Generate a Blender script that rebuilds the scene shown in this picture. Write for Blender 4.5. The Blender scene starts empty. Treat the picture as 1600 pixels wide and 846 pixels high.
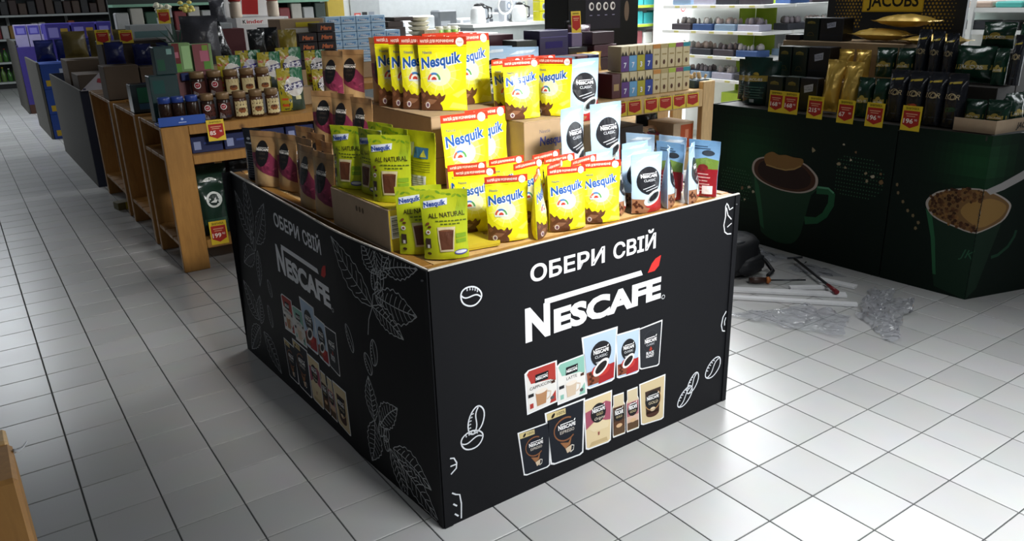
import bpy, bmesh, math, random
from mathutils import Vector, Matrix, Euler, noise
from mathutils.geometry import tessellate_polygon
R = math.radians
SC = bpy.context.scene
COL = SC.collection
# ------------------------------------------------------------------ camera
YAW, PITCH, ROLL = R(55.776), R(19.307), R(-1.583)
CAM = Vector((-0.0627, -2.3642, 1.4491))
_f = Vector((math.cos(YAW) * math.cos(PITCH), math.sin(YAW) * math.cos(PITCH), -math.sin(PITCH)))
_r = _f.cross(Vector((0, 0, 1))).normalized()
_u = _r.cross(_f)
_r2 = _r * math.cos(ROLL) + _u * math.sin(ROLL)
_u2 = _u * math.cos(ROLL) - _r * math.sin(ROLL)
cd = bpy.data.cameras.new('camera')
cd.sensor_width = 36.0
cd.sensor_fit = 'HORIZONTAL'
cd.lens = 36.0 * 1234.16 / 1600.0
cd.clip_start = 0.02
cam = bpy.data.objects.new('camera', cd)
COL.objects.link(cam)
cam.matrix_world = Matrix(((_r2.x, _u2.x, -_f.x, CAM.x), (_r2.y, _u2.y, -_f.y, CAM.y), (_r2.z, _u2.z, -_f.z, CAM.z), (0, 0, 0, 1)))
SC.camera = cam
# ------------------------------------------------------------------ world, lights, exposure
w = bpy.data.worlds.new('room_ambient')
SC.world = w
w.use_nodes = True
w.node_tree.nodes['Background'].inputs[0].default_value = (0.86, 0.93, 1.0, 1)
w.node_tree.nodes['Background'].inputs[1].default_value = 0.06


def area(name, loc, target, sx, sy, power, col=(1, 1, 1), spread=180):
    l = bpy.data.lights.new(name, 'AREA')
    l.shape = 'RECTANGLE'
    l.size = sx
    l.size_y = sy
    l.energy = power
    l.color = col
    l.spread = R(spread)
    o = bpy.data.objects.new(name, l)
    COL.objects.link(o)
    o.location = loc
    d = Vector(target) - Vector(loc)
    o.rotation_euler = d.to_track_quat('-Z', 'Y').to_euler()
    return o


# daylight of the shop windows in the right-hand wall; the ceiling tubes of the brighter back-right half of the shop;
# unseen and added for brightness: an angled spot and downlight over the black stand
area('window_daylight', (6.75, -2.75, 1.6), (0, -2.75, 1.0), 3.7, 2.4, 160, (0.93, 0.97, 1.0))
area('fill_spot', (1.55, -2.5, 2.8), (1.62, -0.05, 1.0), 0.9, 0.3, 16, (1.0, 0.98, 0.95), 46)  # unseen lamp added to brighten the packets on the stand
area('fill_downlight', (1.75, -2.2, 2.8), (1.75, -2.2, 0), 1.2, 0.3, 42, (0.96, 0.98, 1.0), 90)  # unseen lamp added to brighten the floor before the stand
area('ceiling_tube', (1.2, -4.5, 3.0), (1.2, -4.5, 0), 2.4, 0.3, 42, (0.95, 0.98, 1.0))
area('ceiling_tube', (4.9, 0.7, 3.1), (4.9, 0.7, 0), 2.6, 0.5, 34, (0.95, 0.98, 1.0))
area('ceiling_tube', (6.6, 3.6, 3.1), (6.6, 3.6, 0), 3.0, 2.4, 340, (0.96, 0.99, 1.0))
area('ceiling_tube', (6.5, 8.0, 3.1), (6.5, 8.0, 0), 4.0, 2.0, 230, (0.96, 0.99, 1.0))
area('ceiling_tube', (-0.3, 10.0, 3.1), (-0.3, 10.0, 0), 1.0, 3.0, 115, (0.9, 0.95, 1.0))
vs = SC.view_settings
vs.view_transform = 'Standard'
vs.look = 'None'
vs.exposure = 0.0
vs.gamma = 1.0
vs.use_curve_mapping = False
SC.cycles.use_denoising = True
SC.cycles.max_bounces = 6
SC.cycles.transparent_max_bounces = 12


# ------------------------------------------------------------------ materials
def lin(h):
    if not isinstance(h, str):
        return tuple(h)
    v = [int(h[i:i + 2], 16) / 255 for i in (0, 2, 4)]
    return tuple(c / 12.92 if c <= .04045 else ((c + .055) / 1.055) ** 2.4 for c in v)


MATS = {}


def base_mat(name):
    m = bpy.data.materials.new(name)
    m.use_nodes = True
    return m, m.node_tree.nodes, m.node_tree.links, m.node_tree.nodes['Principled BSDF']


def mat(name, col, rough=.5, metal=0, var=.12, scale=14, bump=0, spec=.5, stretch=None):
    """plain material with a faint procedural mottling"""
    if name in MATS:
        return MATS[name]
    m, N, L, b = base_mat(name)
    c = lin(col)
    tc = N.new('ShaderNodeTexCoord')
    mp = N.new('ShaderNodeMapping')
    if stretch:
        mp.inputs['Scale'].default_value = stretch
    nz = N.new('ShaderNodeTexNoise')
    nz.inputs['Scale'].default_value = scale
    nz.inputs['Detail'].default_value = 4
    rp = N.new('ShaderNodeMix')
    rp.data_type = 'RGBA'
    rp.inputs['A'].default_value = (c[0] * (1 - var), c[1] * (1 - var), c[2] * (1 - var), 1)
    rp.inputs['B'].default_value = (min(1, c[0] * (1 + var)), min(1, c[1] * (1 + var)), min(1, c[2] * (1 + var)), 1)
    L.new(tc.outputs['Object'], mp.inputs['Vector'])
    L.new(mp.outputs['Vector'], nz.inputs['Vector'])
    L.new(nz.outputs['Fac'], rp.inputs['Factor'])
    L.new(rp.outputs['Result'], b.inputs['Base Color'])
    if bump:
        bp = N.new('ShaderNodeBump')
        bp.inputs['Strength'].default_value = bump
        bp.inputs['Distance'].default_value = .01
        L.new(nz.outputs['Fac'], bp.inputs['Height'])
        L.new(bp.outputs['Normal'], b.inputs['Normal'])
    b.inputs['Roughness'].default_value = rough
    b.inputs['Metallic'].default_value = metal
    b.inputs['Specular IOR Level'].default_value = spec
    MATS[name] = m
    return m


def ink_mat(name, rough=.4, metal=0, bump=0, bscale=60, spec=.5):
    """printed colours carried by the mesh's own colour attribute"""
    if name in MATS:
        return MATS[name]
    m, N, L, b = base_mat(name)
    a = N.new('ShaderNodeAttribute')
    a.attribute_name = 'Col'
    L.new(a.outputs['Color'], b.inputs['Base Color'])
    b.inputs['Roughness'].default_value = rough
    b.inputs['Metallic'].default_value = metal
    b.inputs['Specular IOR Level'].default_value = spec
    if bump:
        tc = N.new('ShaderNodeTexCoord')
        nz = N.new('ShaderNodeTexNoise')
        nz.inputs['Scale'].default_value = bscale
        nz.inputs['Detail'].default_value = 3
        bp = N.new('ShaderNodeBump')
        bp.inputs['Strength'].default_value = bump
        bp.inputs['Distance'].default_value = .004
        L.new(tc.outputs['Object'], nz.inputs['Vector'])
        L.new(nz.outputs['Fac'], bp.inputs['Height'])
        L.new(bp.outputs['Normal'], b.inputs['Normal'])
    MATS[name] = m
    return m


def wood_mat(name, col, rough=.45):
    if name in MATS:
        return MATS[name]
    m, N, L, b = base_mat(name)
    c = lin(col)
    tc = N.new('ShaderNodeTexCoord')
    mp = N.new('ShaderNodeMapping')
    mp.inputs['Scale'].default_value = (9, 9, 1.2)
    wv = N.new('ShaderNodeTexNoise')
    wv.inputs['Scale'].default_value = 6
    wv.inputs['Detail'].default_value = 6
    wv.inputs['Distortion'].default_value = .8
    kn = N.new('ShaderNodeTexVoronoi')
    kn.inputs['Scale'].default_value = 5
    kr = N.new('ShaderNodeValToRGB')
    kr.color_ramp.elements[0].position = .03
    kr.color_ramp.elements[0].color = (.25, .18, .12, 1)
    kr.color_ramp.elements[1].position = .1
    kr.color_ramp.elements[1].color = (1, 1, 1, 1)
    mx = N.new('ShaderNodeMix')
    mx.data_type = 'RGBA'
    mx.inputs['A'].default_value = (c[0] * .62, c[1] * .55, c[2] * .5, 1)
    mx.inputs['B'].default_value = (min(1, c[0] * 1.2), min(1, c[1] * 1.2), min(1, c[2] * 1.2), 1)
    mu = N.new('ShaderNodeMix')
    mu.data_type = 'RGBA'
    mu.blend_type = 'MULTIPLY'
    mu.inputs['Factor'].default_value = .8
    L.new(tc.outputs['Object'], mp.inputs['Vector'])
    L.new(mp.outputs['Vector'], wv.inputs['Vector'])
    L.new(tc.outputs['Object'], kn.inputs['Vector'])
    L.new(kn.outputs['Distance'], kr.inputs['Fac'])
    L.new(wv.outputs['Fac'], mx.inputs['Factor'])
    L.new(mx.outputs['Result'], mu.inputs['A'])
    L.new(kr.outputs['Color'], mu.inputs['B'])
    L.new(mu.outputs['Result'], b.inputs['Base Color'])
    b.inputs['Roughness'].default_value = rough
    MATS[name] = m
    return m


INK = ink_mat('printed_ink_matt', .6, spec=.25)
GLOSS = ink_mat('glossy_packet_print', .3, bump=.25)
SATIN = ink_mat('satin_packet_print', .42, bump=.2)
FOIL = ink_mat('foil_packet_print', .28, metal=.4, bump=.4, bscale=35)
DARKFOIL = ink_mat('dark_glossy_packet_print', .24, bump=.5, bscale=35)
CARD = mat('brown_corrugated_card', 'a58c6c', .75, var=.1, scale=30)
CARD2 = mat('pale_brown_card', 'b9a083', .75, var=.1, scale=30)
WHITE = mat('white_painted_metal', 'eef0f0', .4, var=.03)
BLACK = mat('black_plastic', '141519', .5, var=.1)
PINE = wood_mat('varnished_pine', 'a5783a')
PINEL = wood_mat('pale_pine', 'd3b07a')


# ------------------------------------------------------------------ meshes
class MB:
    def __init__(s):
        s.v, s.f, s.c, s.sm = [], [], [], []

    def face(s, pts, col=(1, 1, 1), smooth=False):
        i = len(s.v)
        s.v += [tuple(p) for p in pts]
        s.f.append(tuple(range(i, i + len(pts))))
        s.c.append(col)
        s.sm.append(smooth)

    def box(s, x0, y0, z0, x1, y1, z1, col=(1, 1, 1), bev=0.0, M=None):
        if bev <= 0:
            P = [(x0, y0, z0), (x1, y0, z0), (x1, y1, z0), (x0, y1, z0), (x0, y0, z1), (x1, y0, z1), (x1, y1, z1), (x0, y1, z1)]
            F = [(0, 3, 2, 1), (4, 5, 6, 7), (0, 1, 5, 4), (1, 2, 6, 5), (2, 3, 7, 6), (3, 0, 4, 7)]
        else:
            b = bev
            P, F = [], []
            lo, hi = (x0, y0, z0), (x1, y1, z1)
            idx = {}
            for sx in (0, 1):
                for sy in (0, 1):
                    for sz in (0, 1):
                        for ax in range(3):
                            p = [(hi if q else lo)[k] for k, q in enumerate((sx, sy, sz))]
                            for k, q in enumerate((sx, sy, sz)):
                                if k != ax:
                                    p[k] += -b if q else b
                            idx[(sx, sy, sz, ax)] = len(P)
                            P.append(tuple(p))
            for ax in range(3):
                o1, o2 = (ax + 1) % 3, (ax + 2) % 3
                for q in (0, 1):
                    r = []
                    for (a, c) in ((0, 0), (1, 0), (1, 1), (0, 1)):
                        t = [0, 0, 0]
                        t[ax], t[o1], t[o2] = q, a, c
                        r.append(idx[(*t, ax)])
                    F.append(tuple(r if q else r[::-1]))
                for a in (0, 1):
                    for c in (0, 1):
                        t0, t1 = [0, 0, 0], [0, 0, 0]
                        t0[ax], t1[ax] = 0, 1
                        t0[o1] = t1[o1] = a
                        t0[o2] = t1[o2] = c
                        r = [idx[(*t0, o1)], idx[(*t1, o1)], idx[(*t1, o2)], idx[(*t0, o2)]]
                        F.append(tuple(r if (a == c) else r[::-1]))
            for sx in (0, 1):
                for sy in (0, 1):
                    for sz in (0, 1):
                        r = [idx[(sx, sy, sz, a)] for a in range(3)]
                        F.append(tuple(r if (sx + sy + sz) % 2 else r[::-1]))
        i = len(s.v)
        if M is not None:
            P = [tuple(M @ Vector(p)) for p in P]
        s.v += P
        for f in F:
            s.f.append(tuple(i + k for k in f))
            s.c.append(col)
            s.sm.append(False)
        return s

    def beam(s, a, b, w, d, col=(1, 1, 1), up=(0, 0, 1), bev=0.0):
        a, b = Vector(a), Vector(b)
        z = (b - a).normalized()
        x = Vector(up).cross(z)
        if x.length < 1e-4:
            x = Vector((1, 0, 0)).cross(z)
        x.normalize()
        y = z.cross(x)
        M = Matrix(((x.x, y.x, z.x, a.x), (x.y, y.y, z.y, a.y), (x.z, y.z, z.z, a.z), (0, 0, 0, 1)))
        return s.box(-w / 2, -d / 2, 0, w / 2, d / 2, (b - a).length, col, bev, M)

    def lathe(s, prof, n=20, col=(1, 1, 1), cx=0, cy=0, caps=True, smooth=True):
        i = len(s.v)
        for (r, z) in prof:
            for k in range(n):
                a = 2 * math.pi * k / n
                s.v.append((cx + r * math.cos(a), cy + r * math.sin(a), z))
        for j in range(len(prof) - 1):
            for k in range(n):
                k2 = (k + 1) % n
                s.f.append((i + j * n + k, i + j * n + k2, i + (j + 1) * n + k2, i + (j + 1) * n + k))
                s.c.append(col)
                s.sm.append(smooth)
        if caps:
            s.f.append(tuple(i + k for k in range(n))[::-1])
            s.f.append(tuple(i + (len(prof) - 1) * n + k for k in range(n)))
            s.c += [col, col]
            s.sm += [False, False]
        return s

    def tube(s, pts, r, n=8, col=(1, 1, 1)):
        pts = [Vector(p) for p in pts]
        i = len(s.v)
        for j, p in enumerate(pts):
            t = (pts[min(j + 1, len(pts) - 1)] - pts[max(j - 1, 0)]).normalized()
            x = t.cross(Vector((0, 0, 1)))
            if x.length < 1e-3:
                x = Vector((1, 0, 0))
            x.normalize()
            y = t.cross(x)
            rr = r[j] if isinstance(r, (list, tuple)) else r
            for k in range(n):
                a = 2 * math.pi * k / n
                s.v.append(tuple(p + (x * math.cos(a) + y * math.sin(a)) * rr))
        for j in range(len(pts) - 1):
            for k in range(n):
                k2 = (k + 1) % n
                s.f.append((i + j * n + k, i + j * n + k2, i + (j + 1) * n + k2, i + (j + 1) * n + k))
                s.c.append(col)
                s.sm.append(True)
        s.f.append(tuple(i + k for k in range(n))[::-1])
        s.f.append(tuple(i + (len(pts) - 1) * n + k for k in range(n)))
        s.c += [col, col]
        s.sm += [False, False]
        return s

    def grid(s, fn, nu, nv, colfn=None, smooth=True):
        """fn(a,b) a,b in 0..1"""
        i = len(s.v)
        for b in range(nv + 1):
            for a in range(nu + 1):
                s.v.append(tuple(fn(a / nu, b / nv)))
        for b in range(nv):
            for a in range(nu):
                q = i + b * (nu + 1) + a
                s.f.append((q, q + 1, q + nu + 2, q + nu + 1))
                s.c.append(colfn((a + .5) / nu, (b + .5) / nv) if colfn else (1, 1, 1))
                s.sm.append(smooth)
        return s

    def mesh(s, name, colors=False):
        me = bpy.data.meshes.new(name)
        me.from_pydata(s.v, [], s.f)
        me.polygons.foreach_set('use_smooth', s.sm)
        if colors:
            at = me.color_attributes.new('Col', 'FLOAT_COLOR', 'CORNER')
            buf = []
            for p, c in zip(s.f, s.c):
                buf += [c[0], c[1], c[2], 1.0] * len(p)
            at.data.foreach_set('color', buf)
        me.update()
        return me


def link(name, me, m, parent=None, loc=(0, 0, 0), rot=(0, 0, 0), scale=None):
    if m is not None and not me.materials:
        me.materials.append(m)
    o = bpy.data.objects.new(name, me)
    COL.objects.link(o)
    o.location = loc
    o.rotation_euler = rot
    if scale:
        o.scale = scale if not isinstance(scale, (int, float)) else (scale,) * 3
    if parent is not None:
        o.parent = parent
    return o


def part(name, mb, m, parent, colors=False, **k):
    return link(name, mb.mesh(name, colors), m, parent, **k)


def tag(o, label, cat=None, group=None, kind=None):
    if label:
        o['label'] = label
    if cat:
        o['category'] = cat
    if group:
        o['group'] = group
    if kind:
        o['kind'] = kind
    return o


def thing(name, label, cat, group=None, loc=(0, 0, 0), rotz=0, tilt=0, scale=None):
    o = bpy.data.objects.new(name, None)
    o.empty_display_size = .05
    COL.objects.link(o)
    o.location = loc
    o.rotation_mode = 'XYZ'
    o.rotation_euler = (tilt, 0, rotz)
    if scale:
        o.scale = (scale,) * 3 if isinstance(scale, (int, float)) else scale
    return tag(o, label, cat, group)


def struct(name, mb, m, colors=False):
    o = link(name, mb.mesh(name, colors), m)
    o['kind'] = 'structure'
    return o


ORD = ['first', 'second', 'third', 'fourth', 'fifth', 'sixth', 'seventh', 'eighth', 'ninth', 'tenth', 'eleventh', 'twelfth', 'thirteenth', 'fourteenth', 'fifteenth', 'sixteenth', 'seventeenth', 'eighteenth', 'nineteenth', 'twentieth']

# ------------------------------------------------------------------ flat print (lettering, pictures) as thin coloured shapes
_tc = {}


def text_tris(s, bold=0.0, shear=0.0, space=1.0):
    k = (s, bold, shear, space)
    if k in _tc:
        return _tc[k]
    cu = bpy.data.curves.new('t', 'FONT')
    cu.body = s
    cu.size = 1
    cu.offset = bold
    cu.shear = shear
    cu.space_character = space
    cu.resolution_u = 3
    cu.dimensions = '2D'
    cu.fill_mode = 'FRONT'
    o = bpy.data.objects.new('t', cu)
    me = o.to_mesh()
    me.calc_loop_triangles()
    vs_ = [(v.co.x, v.co.y) for v in me.vertices]
    tr = [tuple(vs_[i] for i in t.vertices) for t in me.loop_triangles]
    o.to_mesh_clear()
    bpy.data.objects.remove(o)
    bpy.data.curves.remove(cu)
    _tc[k] = tr
    return tr


def sub_tri(t, L, out):
    a, b, c = t
    d = [((a[0] - b[0]) ** 2 + (a[1] - b[1]) ** 2, 0), ((b[0] - c[0]) ** 2 + (b[1] - c[1]) ** 2, 1), ((c[0] - a[0]) ** 2 + (c[1] - a[1]) ** 2, 2)]
    m, k = max(d)
    if m <= L * L:
        out.append(t)
        return
    p, q, r = ((a, b, c), (b, c, a), (c, a, b))[k]
    h = ((p[0] + q[0]) / 2, (p[1] + q[1]) / 2)
    sub_tri((p, h, r), L, out)
    sub_tri((h, q, r), L, out)


class Art:
    def __init__(s):
        s.items = []  # (tris, colour, layer)

    def tris(s, t, col, layer=0):
        s.items.append((t, lin(col), layer))
        return s

    def poly(s, pts, col, layer=0):
        idx = tessellate_polygon([[Vector((p[0], p[1], 0)) for p in pts]])
        return s.tris([tuple((pts[i][0], pts[i][1]) for i in t) for t in idx], col, layer)

    def rect(s, x0, y0, x1, y1, col, layer=0):
        return s.poly([(x0, y0), (x1, y0), (x1, y1), (x0, y1)], col, layer)

    def ell(s, cx, cy, rx, ry, col, layer=0, n=24, rot=0, a0=0, a1=2 * math.pi):
        full = abs(a1 - a0 - 2 * math.pi) < 1e-6
        P = []
        for i in range(n if full else n + 1):
            a = a0 + (a1 - a0) * i / n
            x, y = rx * math.cos(a), ry * math.sin(a)
            P.append((cx + x * math.cos(rot) - y * math.sin(rot), cy + x * math.sin(rot) + y * math.cos(rot)))
        t = [((cx, cy), P[i], P[(i + 1) % len(P)]) for i in range(len(P) if full else len(P) - 1)]
        return s.tris(t, col, layer)

    def stroke(s, pts, wd, col, layer=0, closed=False):
        n = len(pts)
        Lf, Rt = [], []
        for i in range(n):
            p0 = pts[(i - 1) % n] if closed else pts[max(i - 1, 0)]
            p1 = pts[(i + 1) % n] if closed else pts[min(i + 1, n - 1)]
            dx, dy = p1[0] - p0[0], p1[1] - p0[1]
            l = math.hypot(dx, dy) or 1
            wi = (wd[i] if isinstance(wd, (list, tuple)) else wd) / 2
            nx, ny = -dy / l * wi, dx / l * wi
            Lf.append((pts[i][0] + nx, pts[i][1] + ny))
            Rt.append((pts[i][0] - nx, pts[i][1] - ny))
        t = []
        for i in range(n if closed else n - 1):
            j = (i + 1) % n
            t += [(Lf[i], Rt[i], Rt[j]), (Lf[i], Rt[j], Lf[j])]
        return s.tris(t, col, layer)

    def text(s, st, x, y, h=None, w=None, col='ffffff', layer=1, bold=.0, shear=0, rot=0, align='l', space=1.0):
        t = text_tris(st, bold, shear, space)
        if not t:
            return s
        xs = [p[0] for q in t for p in q]
        ys = [p[1] for q in t for p in q]
        x0, x1, y0, y1 = min(xs), max(xs), min(ys), max(ys)
        cap = .73 + 2 * bold
        sy = h / cap if h else w / (x1 - x0)
        sx = w / (x1 - x0) if w else sy
        ox = {'l': 0, 'c': -(x1 - x0) * sx / 2, 'r': -(x1 - x0) * sx}[align]
        cr, sr = math.cos(rot), math.sin(rot)

        def tf(p):
            a, b = (p[0] - x0) * sx + ox, p[1] * sy
            return (x + a * cr - b * sr, y + a * sr + b * cr)
        return s.tris([tuple(tf(p) for p in q) for q in t], col, layer)

    def coffee_logo(s, x, y, w, col='ffffff', layer=1, accent=None, rot=0, bold=.035):
        """tall N with a bar running over the following letters"""
        A = Art()
        A.text('N', 0, 0, h=.205 * w, w=.165 * w, col=col, layer=layer, bold=bold)
        A.text('ESCAFE', .19 * w, 0, h=.145 * w, w=.81 * w, col=col, layer=layer, bold=bold)
        A.poly([(.13 * w, .172 * w), (.845 * w, .172 * w), (.83 * w, .203 * w), (.13 * w, .203 * w)], col, layer)
        A.poly([(.885 * w, .175 * w), (.94 * w, .175 * w), (.975 * w, .20 * w), (.99 * w, .262 * w), (.945 * w, .25 * w), (.915 * w, .225 * w)], accent or col, layer)
        cr, sr = math.cos(rot), math.sin(rot)
        for t, c, l in A.items:
            s.items.append(([tuple((x + p[0] * cr - p[1] * sr, y + p[0] * sr + p[1] * cr) for p in q) for q in t], c, l))
        return s

    def add(s, other, fx, layer=0):
        for t, c, l in other.items:
            s.items.append(([tuple(fx(*p) for p in q) for q in t], c, l + layer))
        return s

    def mb(s, mapper, L=None, step=.00035, base=.0005):
        m = MB()
        for t, c, l in s.items:
            q = t
            if L:
                q = []
                for x in t:
                    sub_tri(x, L, q)
            for x in q:
                # keep every triangle facing the viewer
                ar = (x[1][0] - x[0][0]) * (x[2][1] - x[0][1]) - (x[2][0] - x[0][0]) * (x[1][1] - x[0][1])
                if ar < 0:
                    x = (x[0], x[2], x[1])
                m.face([mapper(p[0], p[1], base + step * l) for p in x], c)
        return m


def wob(rng, pts, a):
    return [(x + rng.uniform(-a, a), y + rng.uniform(-a, a)) for x, y in pts]


# ------------------------------------------------------------------ floor, walls
def tile_material():
    m, N, L, b = base_mat('glazed_floor_tile')
    geo = N.new('ShaderNodeNewGeometry')
    sc = N.new('ShaderNodeVectorMath')
    sc.operation = 'SCALE'
    sc.inputs['Scale'].default_value = 5.0
    fl = N.new('ShaderNodeVectorMath')
    fl.operation = 'FLOOR'
    wn = N.new('ShaderNodeTexWhiteNoise')
    wn.noise_dimensions = '2D'
    nz = N.new('ShaderNodeTexNoise')
    nz.inputs['Scale'].default_value = 9
    nz.inputs['Detail'].default_value = 5
    mx = N.new('ShaderNodeMix')
    mx.data_type = 'RGBA'
    mx.inputs['A'].default_value = (.50, .50, .49, 1)
    mx.inputs['B'].default_value = (.60, .60, .59, 1)
    m2 = N.new('ShaderNodeMix')
    m2.data_type = 'RGBA'
    m2.blend_type = 'MULTIPLY'
    m2.inputs['Factor'].default_value = .10
    L.new(geo.outputs['Position'], sc.inputs[0])
    L.new(sc.outputs[0], fl.inputs[0])
    L.new(fl.outputs[0], wn.inputs['Vector'])
    L.new(wn.outputs['Value'], mx.inputs['Factor'])
    L.new(geo.outputs['Position'], nz.inputs['Vector'])
    L.new(mx.outputs['Result'], m2.inputs['A'])
    L.new(nz.outputs['Color'], m2.inputs['B'])
    L.new(m2.outputs['Result'], b.inputs['Base Color'])
    b.inputs['Specular IOR Level'].default_value = .75
    rr = N.new('ShaderNodeMapRange')
    rr.inputs['To Min'].default_value = .29
    rr.inputs['To Max'].default_value = .33
    L.new(nz.outputs['Fac'], rr.inputs['Value'])
    L.new(rr.outputs['Result'], b.inputs['Roughness'])
    return m


TILE = tile_material()
GROUT = mat('dark_grey_grout', '4a4c4c', .9, var=.15, scale=40)
floor = struct('floor', MB().box(-4, -5, -.05, 12, 18, -.0035), GROUT)
TS = .2


def proj(p):
    d = Vector(p) - CAM
    z = d.dot(_f)
    if z < .1:
        return None
    return 800 + 1234.16 * d.dot(_r2) / z, 423 - 1234.16 * d.dot(_u2) / z, z


tm = MB()
g_ = .0022
tm.face([(-.1 + g_ + .0015, -.1 + g_ + .0015, 0), (.1 - g_ - .0015, -.1 + g_ + .0015, 0), (.1 - g_ - .0015, .1 - g_ - .0015, 0), (-.1 + g_ + .0015, .1 - g_ - .0015, 0)])
_o = [(-.1 + g_, -.1 + g_), (.1 - g_, -.1 + g_), (.1 - g_, .1 - g_), (-.1 + g_, .1 - g_)]
_i = [(x * (1 - .0015 / .0978), y * (1 - .0015 / .0978)) for x, y in _o]
for k in range(4):
    a, b_ = k, (k + 1) % 4
    tm.face([(*_o[a], -.001), (*_o[b_], -.001), (*_i[b_], 0), (*_i[a], 0)])
    tm.face([(*_o[a], -.006), (*_o[b_], -.006), (*_o[b_], -.001), (*_o[a], -.001)])
tile_me = tm.mesh('floor_tile')
tile_me.materials.append(TILE)


def hidden_ground(x, y):
    return (.80 < x < 2.03 and -.64 < y < .92) or (x > 3.72 and y > -.6) or (.82 < x < 2.9 and 1.0 < y < 16)


cand, rest = [], []
for i in range(-12, 60):
    for j in range(-15, 86):
        cx, cy = (i + .5) * TS, (j + .5) * TS
        P = [proj((cx + sx * .1, cy + sy * .1, 0)) for sx, sy in ((-1, -1), (1, -1), (1, 1), (-1, 1))]
        if any(p is None for p in P) or max(p[0] for p in P) < 0 or min(p[0] for p in P) > 1600 or min(p[1] for p in P) > 846 or hidden_ground(cx, cy):
            rest.append((cx, cy))
            continue
        ar = abs(sum(P[k][0] * P[(k + 1) % 4][1] - P[(k + 1) % 4][0] * P[k][1] for k in range(4))) / 2
        cand.append((ar, cx, cy))
cand.sort(reverse=True)
for ar, cx, cy in cand[:300]:
    link('floor_tile', tile_me, None, floor, (cx, cy, 0))
rest += [(x, y) for _, x, y in cand[300:]]
rb = MB()
for cx, cy in rest:
    h = .1 - g_
    rb.box(cx - h, cy - h, -.006, cx + h, cy + h, 0)
o = part('floor_tiles', rb, TILE, floor)
o['kind'] = 'stuff'

WALLW = mat('white_wall_paint', 'f0f2f2', .7, var=.02)
WALLG = mat('grey_wall_paint', '8f9698', .8, var=.05)
struct('wall_back', MB().box(-4, 16.6, 0, 12, 16.75, 3.2), WALLG)
wr = MB()
for y0, z0, y1, z1 in ((-8, 0, -4.65, 3.2), (-.85, 0, -.70, 3.2), (-4.65, 0, -.85, .38), (-4.65, 2.85, -.85, 3.2)):
    wr.box(6.9, y0, z0, 7.05, y1, z1)
struct('wall_right', wr, WALLW)
wn_ = MB()
for y in (-4.65, -3.72, -2.78, -1.84, -.91):
    wn_.box(6.9, y, .38, 6.98, y + .06, 2.85)
for z in (.38, 2.79):
    wn_.box(6.9, -4.65, z, 6.98, -.85, z + .06)
struct('window_1', wn_, WHITE)


# ------------------------------------------------------------------ black promotional stand
SF, SR, SL = Vector((.830, -.671, 0)), Vector((2.052, -.643, 0)), Vector((.759, .936, 0))
SH = .79
LF, LL = (SR - SF).length, (SF - SL).length
dF, dL = (SR - SF).normalized(), (SF - SL).normalized()
nF, nL = dF.cross(Vector((0, 0, 1))), dL.cross(Vector((0, 0, 1)))
UP = Vector((0, 0, 1))


def mapF(s, h, off=0):
    return SF + dF * s + UP * h + nF * off


def bulge(s, h):
    return .022 * math.exp(-((s - 1.12) / .3) ** 2) * (.35 + .65 * h / SH) - .034 * (h / SH) * max(0, 1 - s / .75) ** 1.5


def mapL(s, h, off=0):
    return SL + dL * s + UP * h + nL * (off + bulge(s, h))


PANEL = mat('matt_black_printed_board', '111216', .6, var=.06, scale=60, spec=.18)
EDGE = mat('white_board_edge', 'd8d4cc', .6, var=.03)
stand = thing('display_stand', 'square promotional stand with black printed side boards and a wooden top', 'display stand', None, tuple(SF))


def W(v):  # world point to the stand's local frame
    return Vector(v) - SF


def board(name, mp, ln, n, lab):
    m = MB()
    m.grid(lambda a, b: W(mp(a * ln, b * SH, 0)), n, 6, smooth=False)
    m.grid(lambda a, b: W(mp((1 - a) * ln, b * SH, -.006)), n, 6, smooth=False)
    for k in range(n):
        s0, s1 = k / n * ln, (k + 1) / n * ln
        m.face([W(mp(s0, 0, 0)), W(mp(s0, 0, -.006)), W(mp(s1, 0, -.006)), W(mp(s1, 0, 0))])
    o = part(name, m, PANEL, stand)
    tag(o, lab)
    e = MB()
    e.grid(lambda a, b: W(mp(a * ln, SH + .0003, -.006 * b)), n, 1, smooth=False)
    e.grid(lambda a, b: W(mp(a * ln, SH - .0035 + .0038 * b, .0004)), n, 1, smooth=False)
    part('board_edge', e, EDGE, o)
    return o


fpan = board('front_board', mapF, LF, 12, 'black board with white lettering, coffee bean drawings and packet pictures')
lpan = board('side_board', mapL, LL, 24, 'black board with white lettering and leaf drawings, in shade')
bb = MB()
SB = SR + (SL - SF)
bb.face([W(SR), W(SB), W(SB + UP * SH), W(SR + UP * SH)])
bb.face([W(SB), W(SL), W(SL + UP * SH), W(SB + UP * SH)])
part('rear_board', bb, PANEL, stand)
ct = MB()
ct.beam(W(mapF(.014, .002, .002)), W(mapF(.014, SH - .004, .002)), .028, .004, up=nF)
ct.beam(W(mapL(LL - .012, .002, .002)), W(mapL(LL - .012, SH - .004, .002)), .024, .004, up=nL)
part('corner_trim', ct, PANEL, stand)
ct = MB()
ct.beam(W(mapF(LF - .012, .002, .002)), W(mapF(LF - .012, SH - .004, .002)), .022, .004, up=nF)
part('corner_trim', ct, PANEL, stand)
for p in (mapL(LL - .02, .758, .005), mapF(LF - .02, .755, .005)):
    sc_ = MB()
    sc_.lathe([(.004, -.002), (.004, .002), (.002, .003)], 10)
    n0 = len(sc_.v) - 30
    for k in range(n0, len(sc_.v)):
        sc_.v[k] = tuple(Vector(sc_.v[k]) + W(p))
    part('screw_head', sc_, mat('dull_steel', '55585c', .4, metal=.8), stand)
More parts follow.
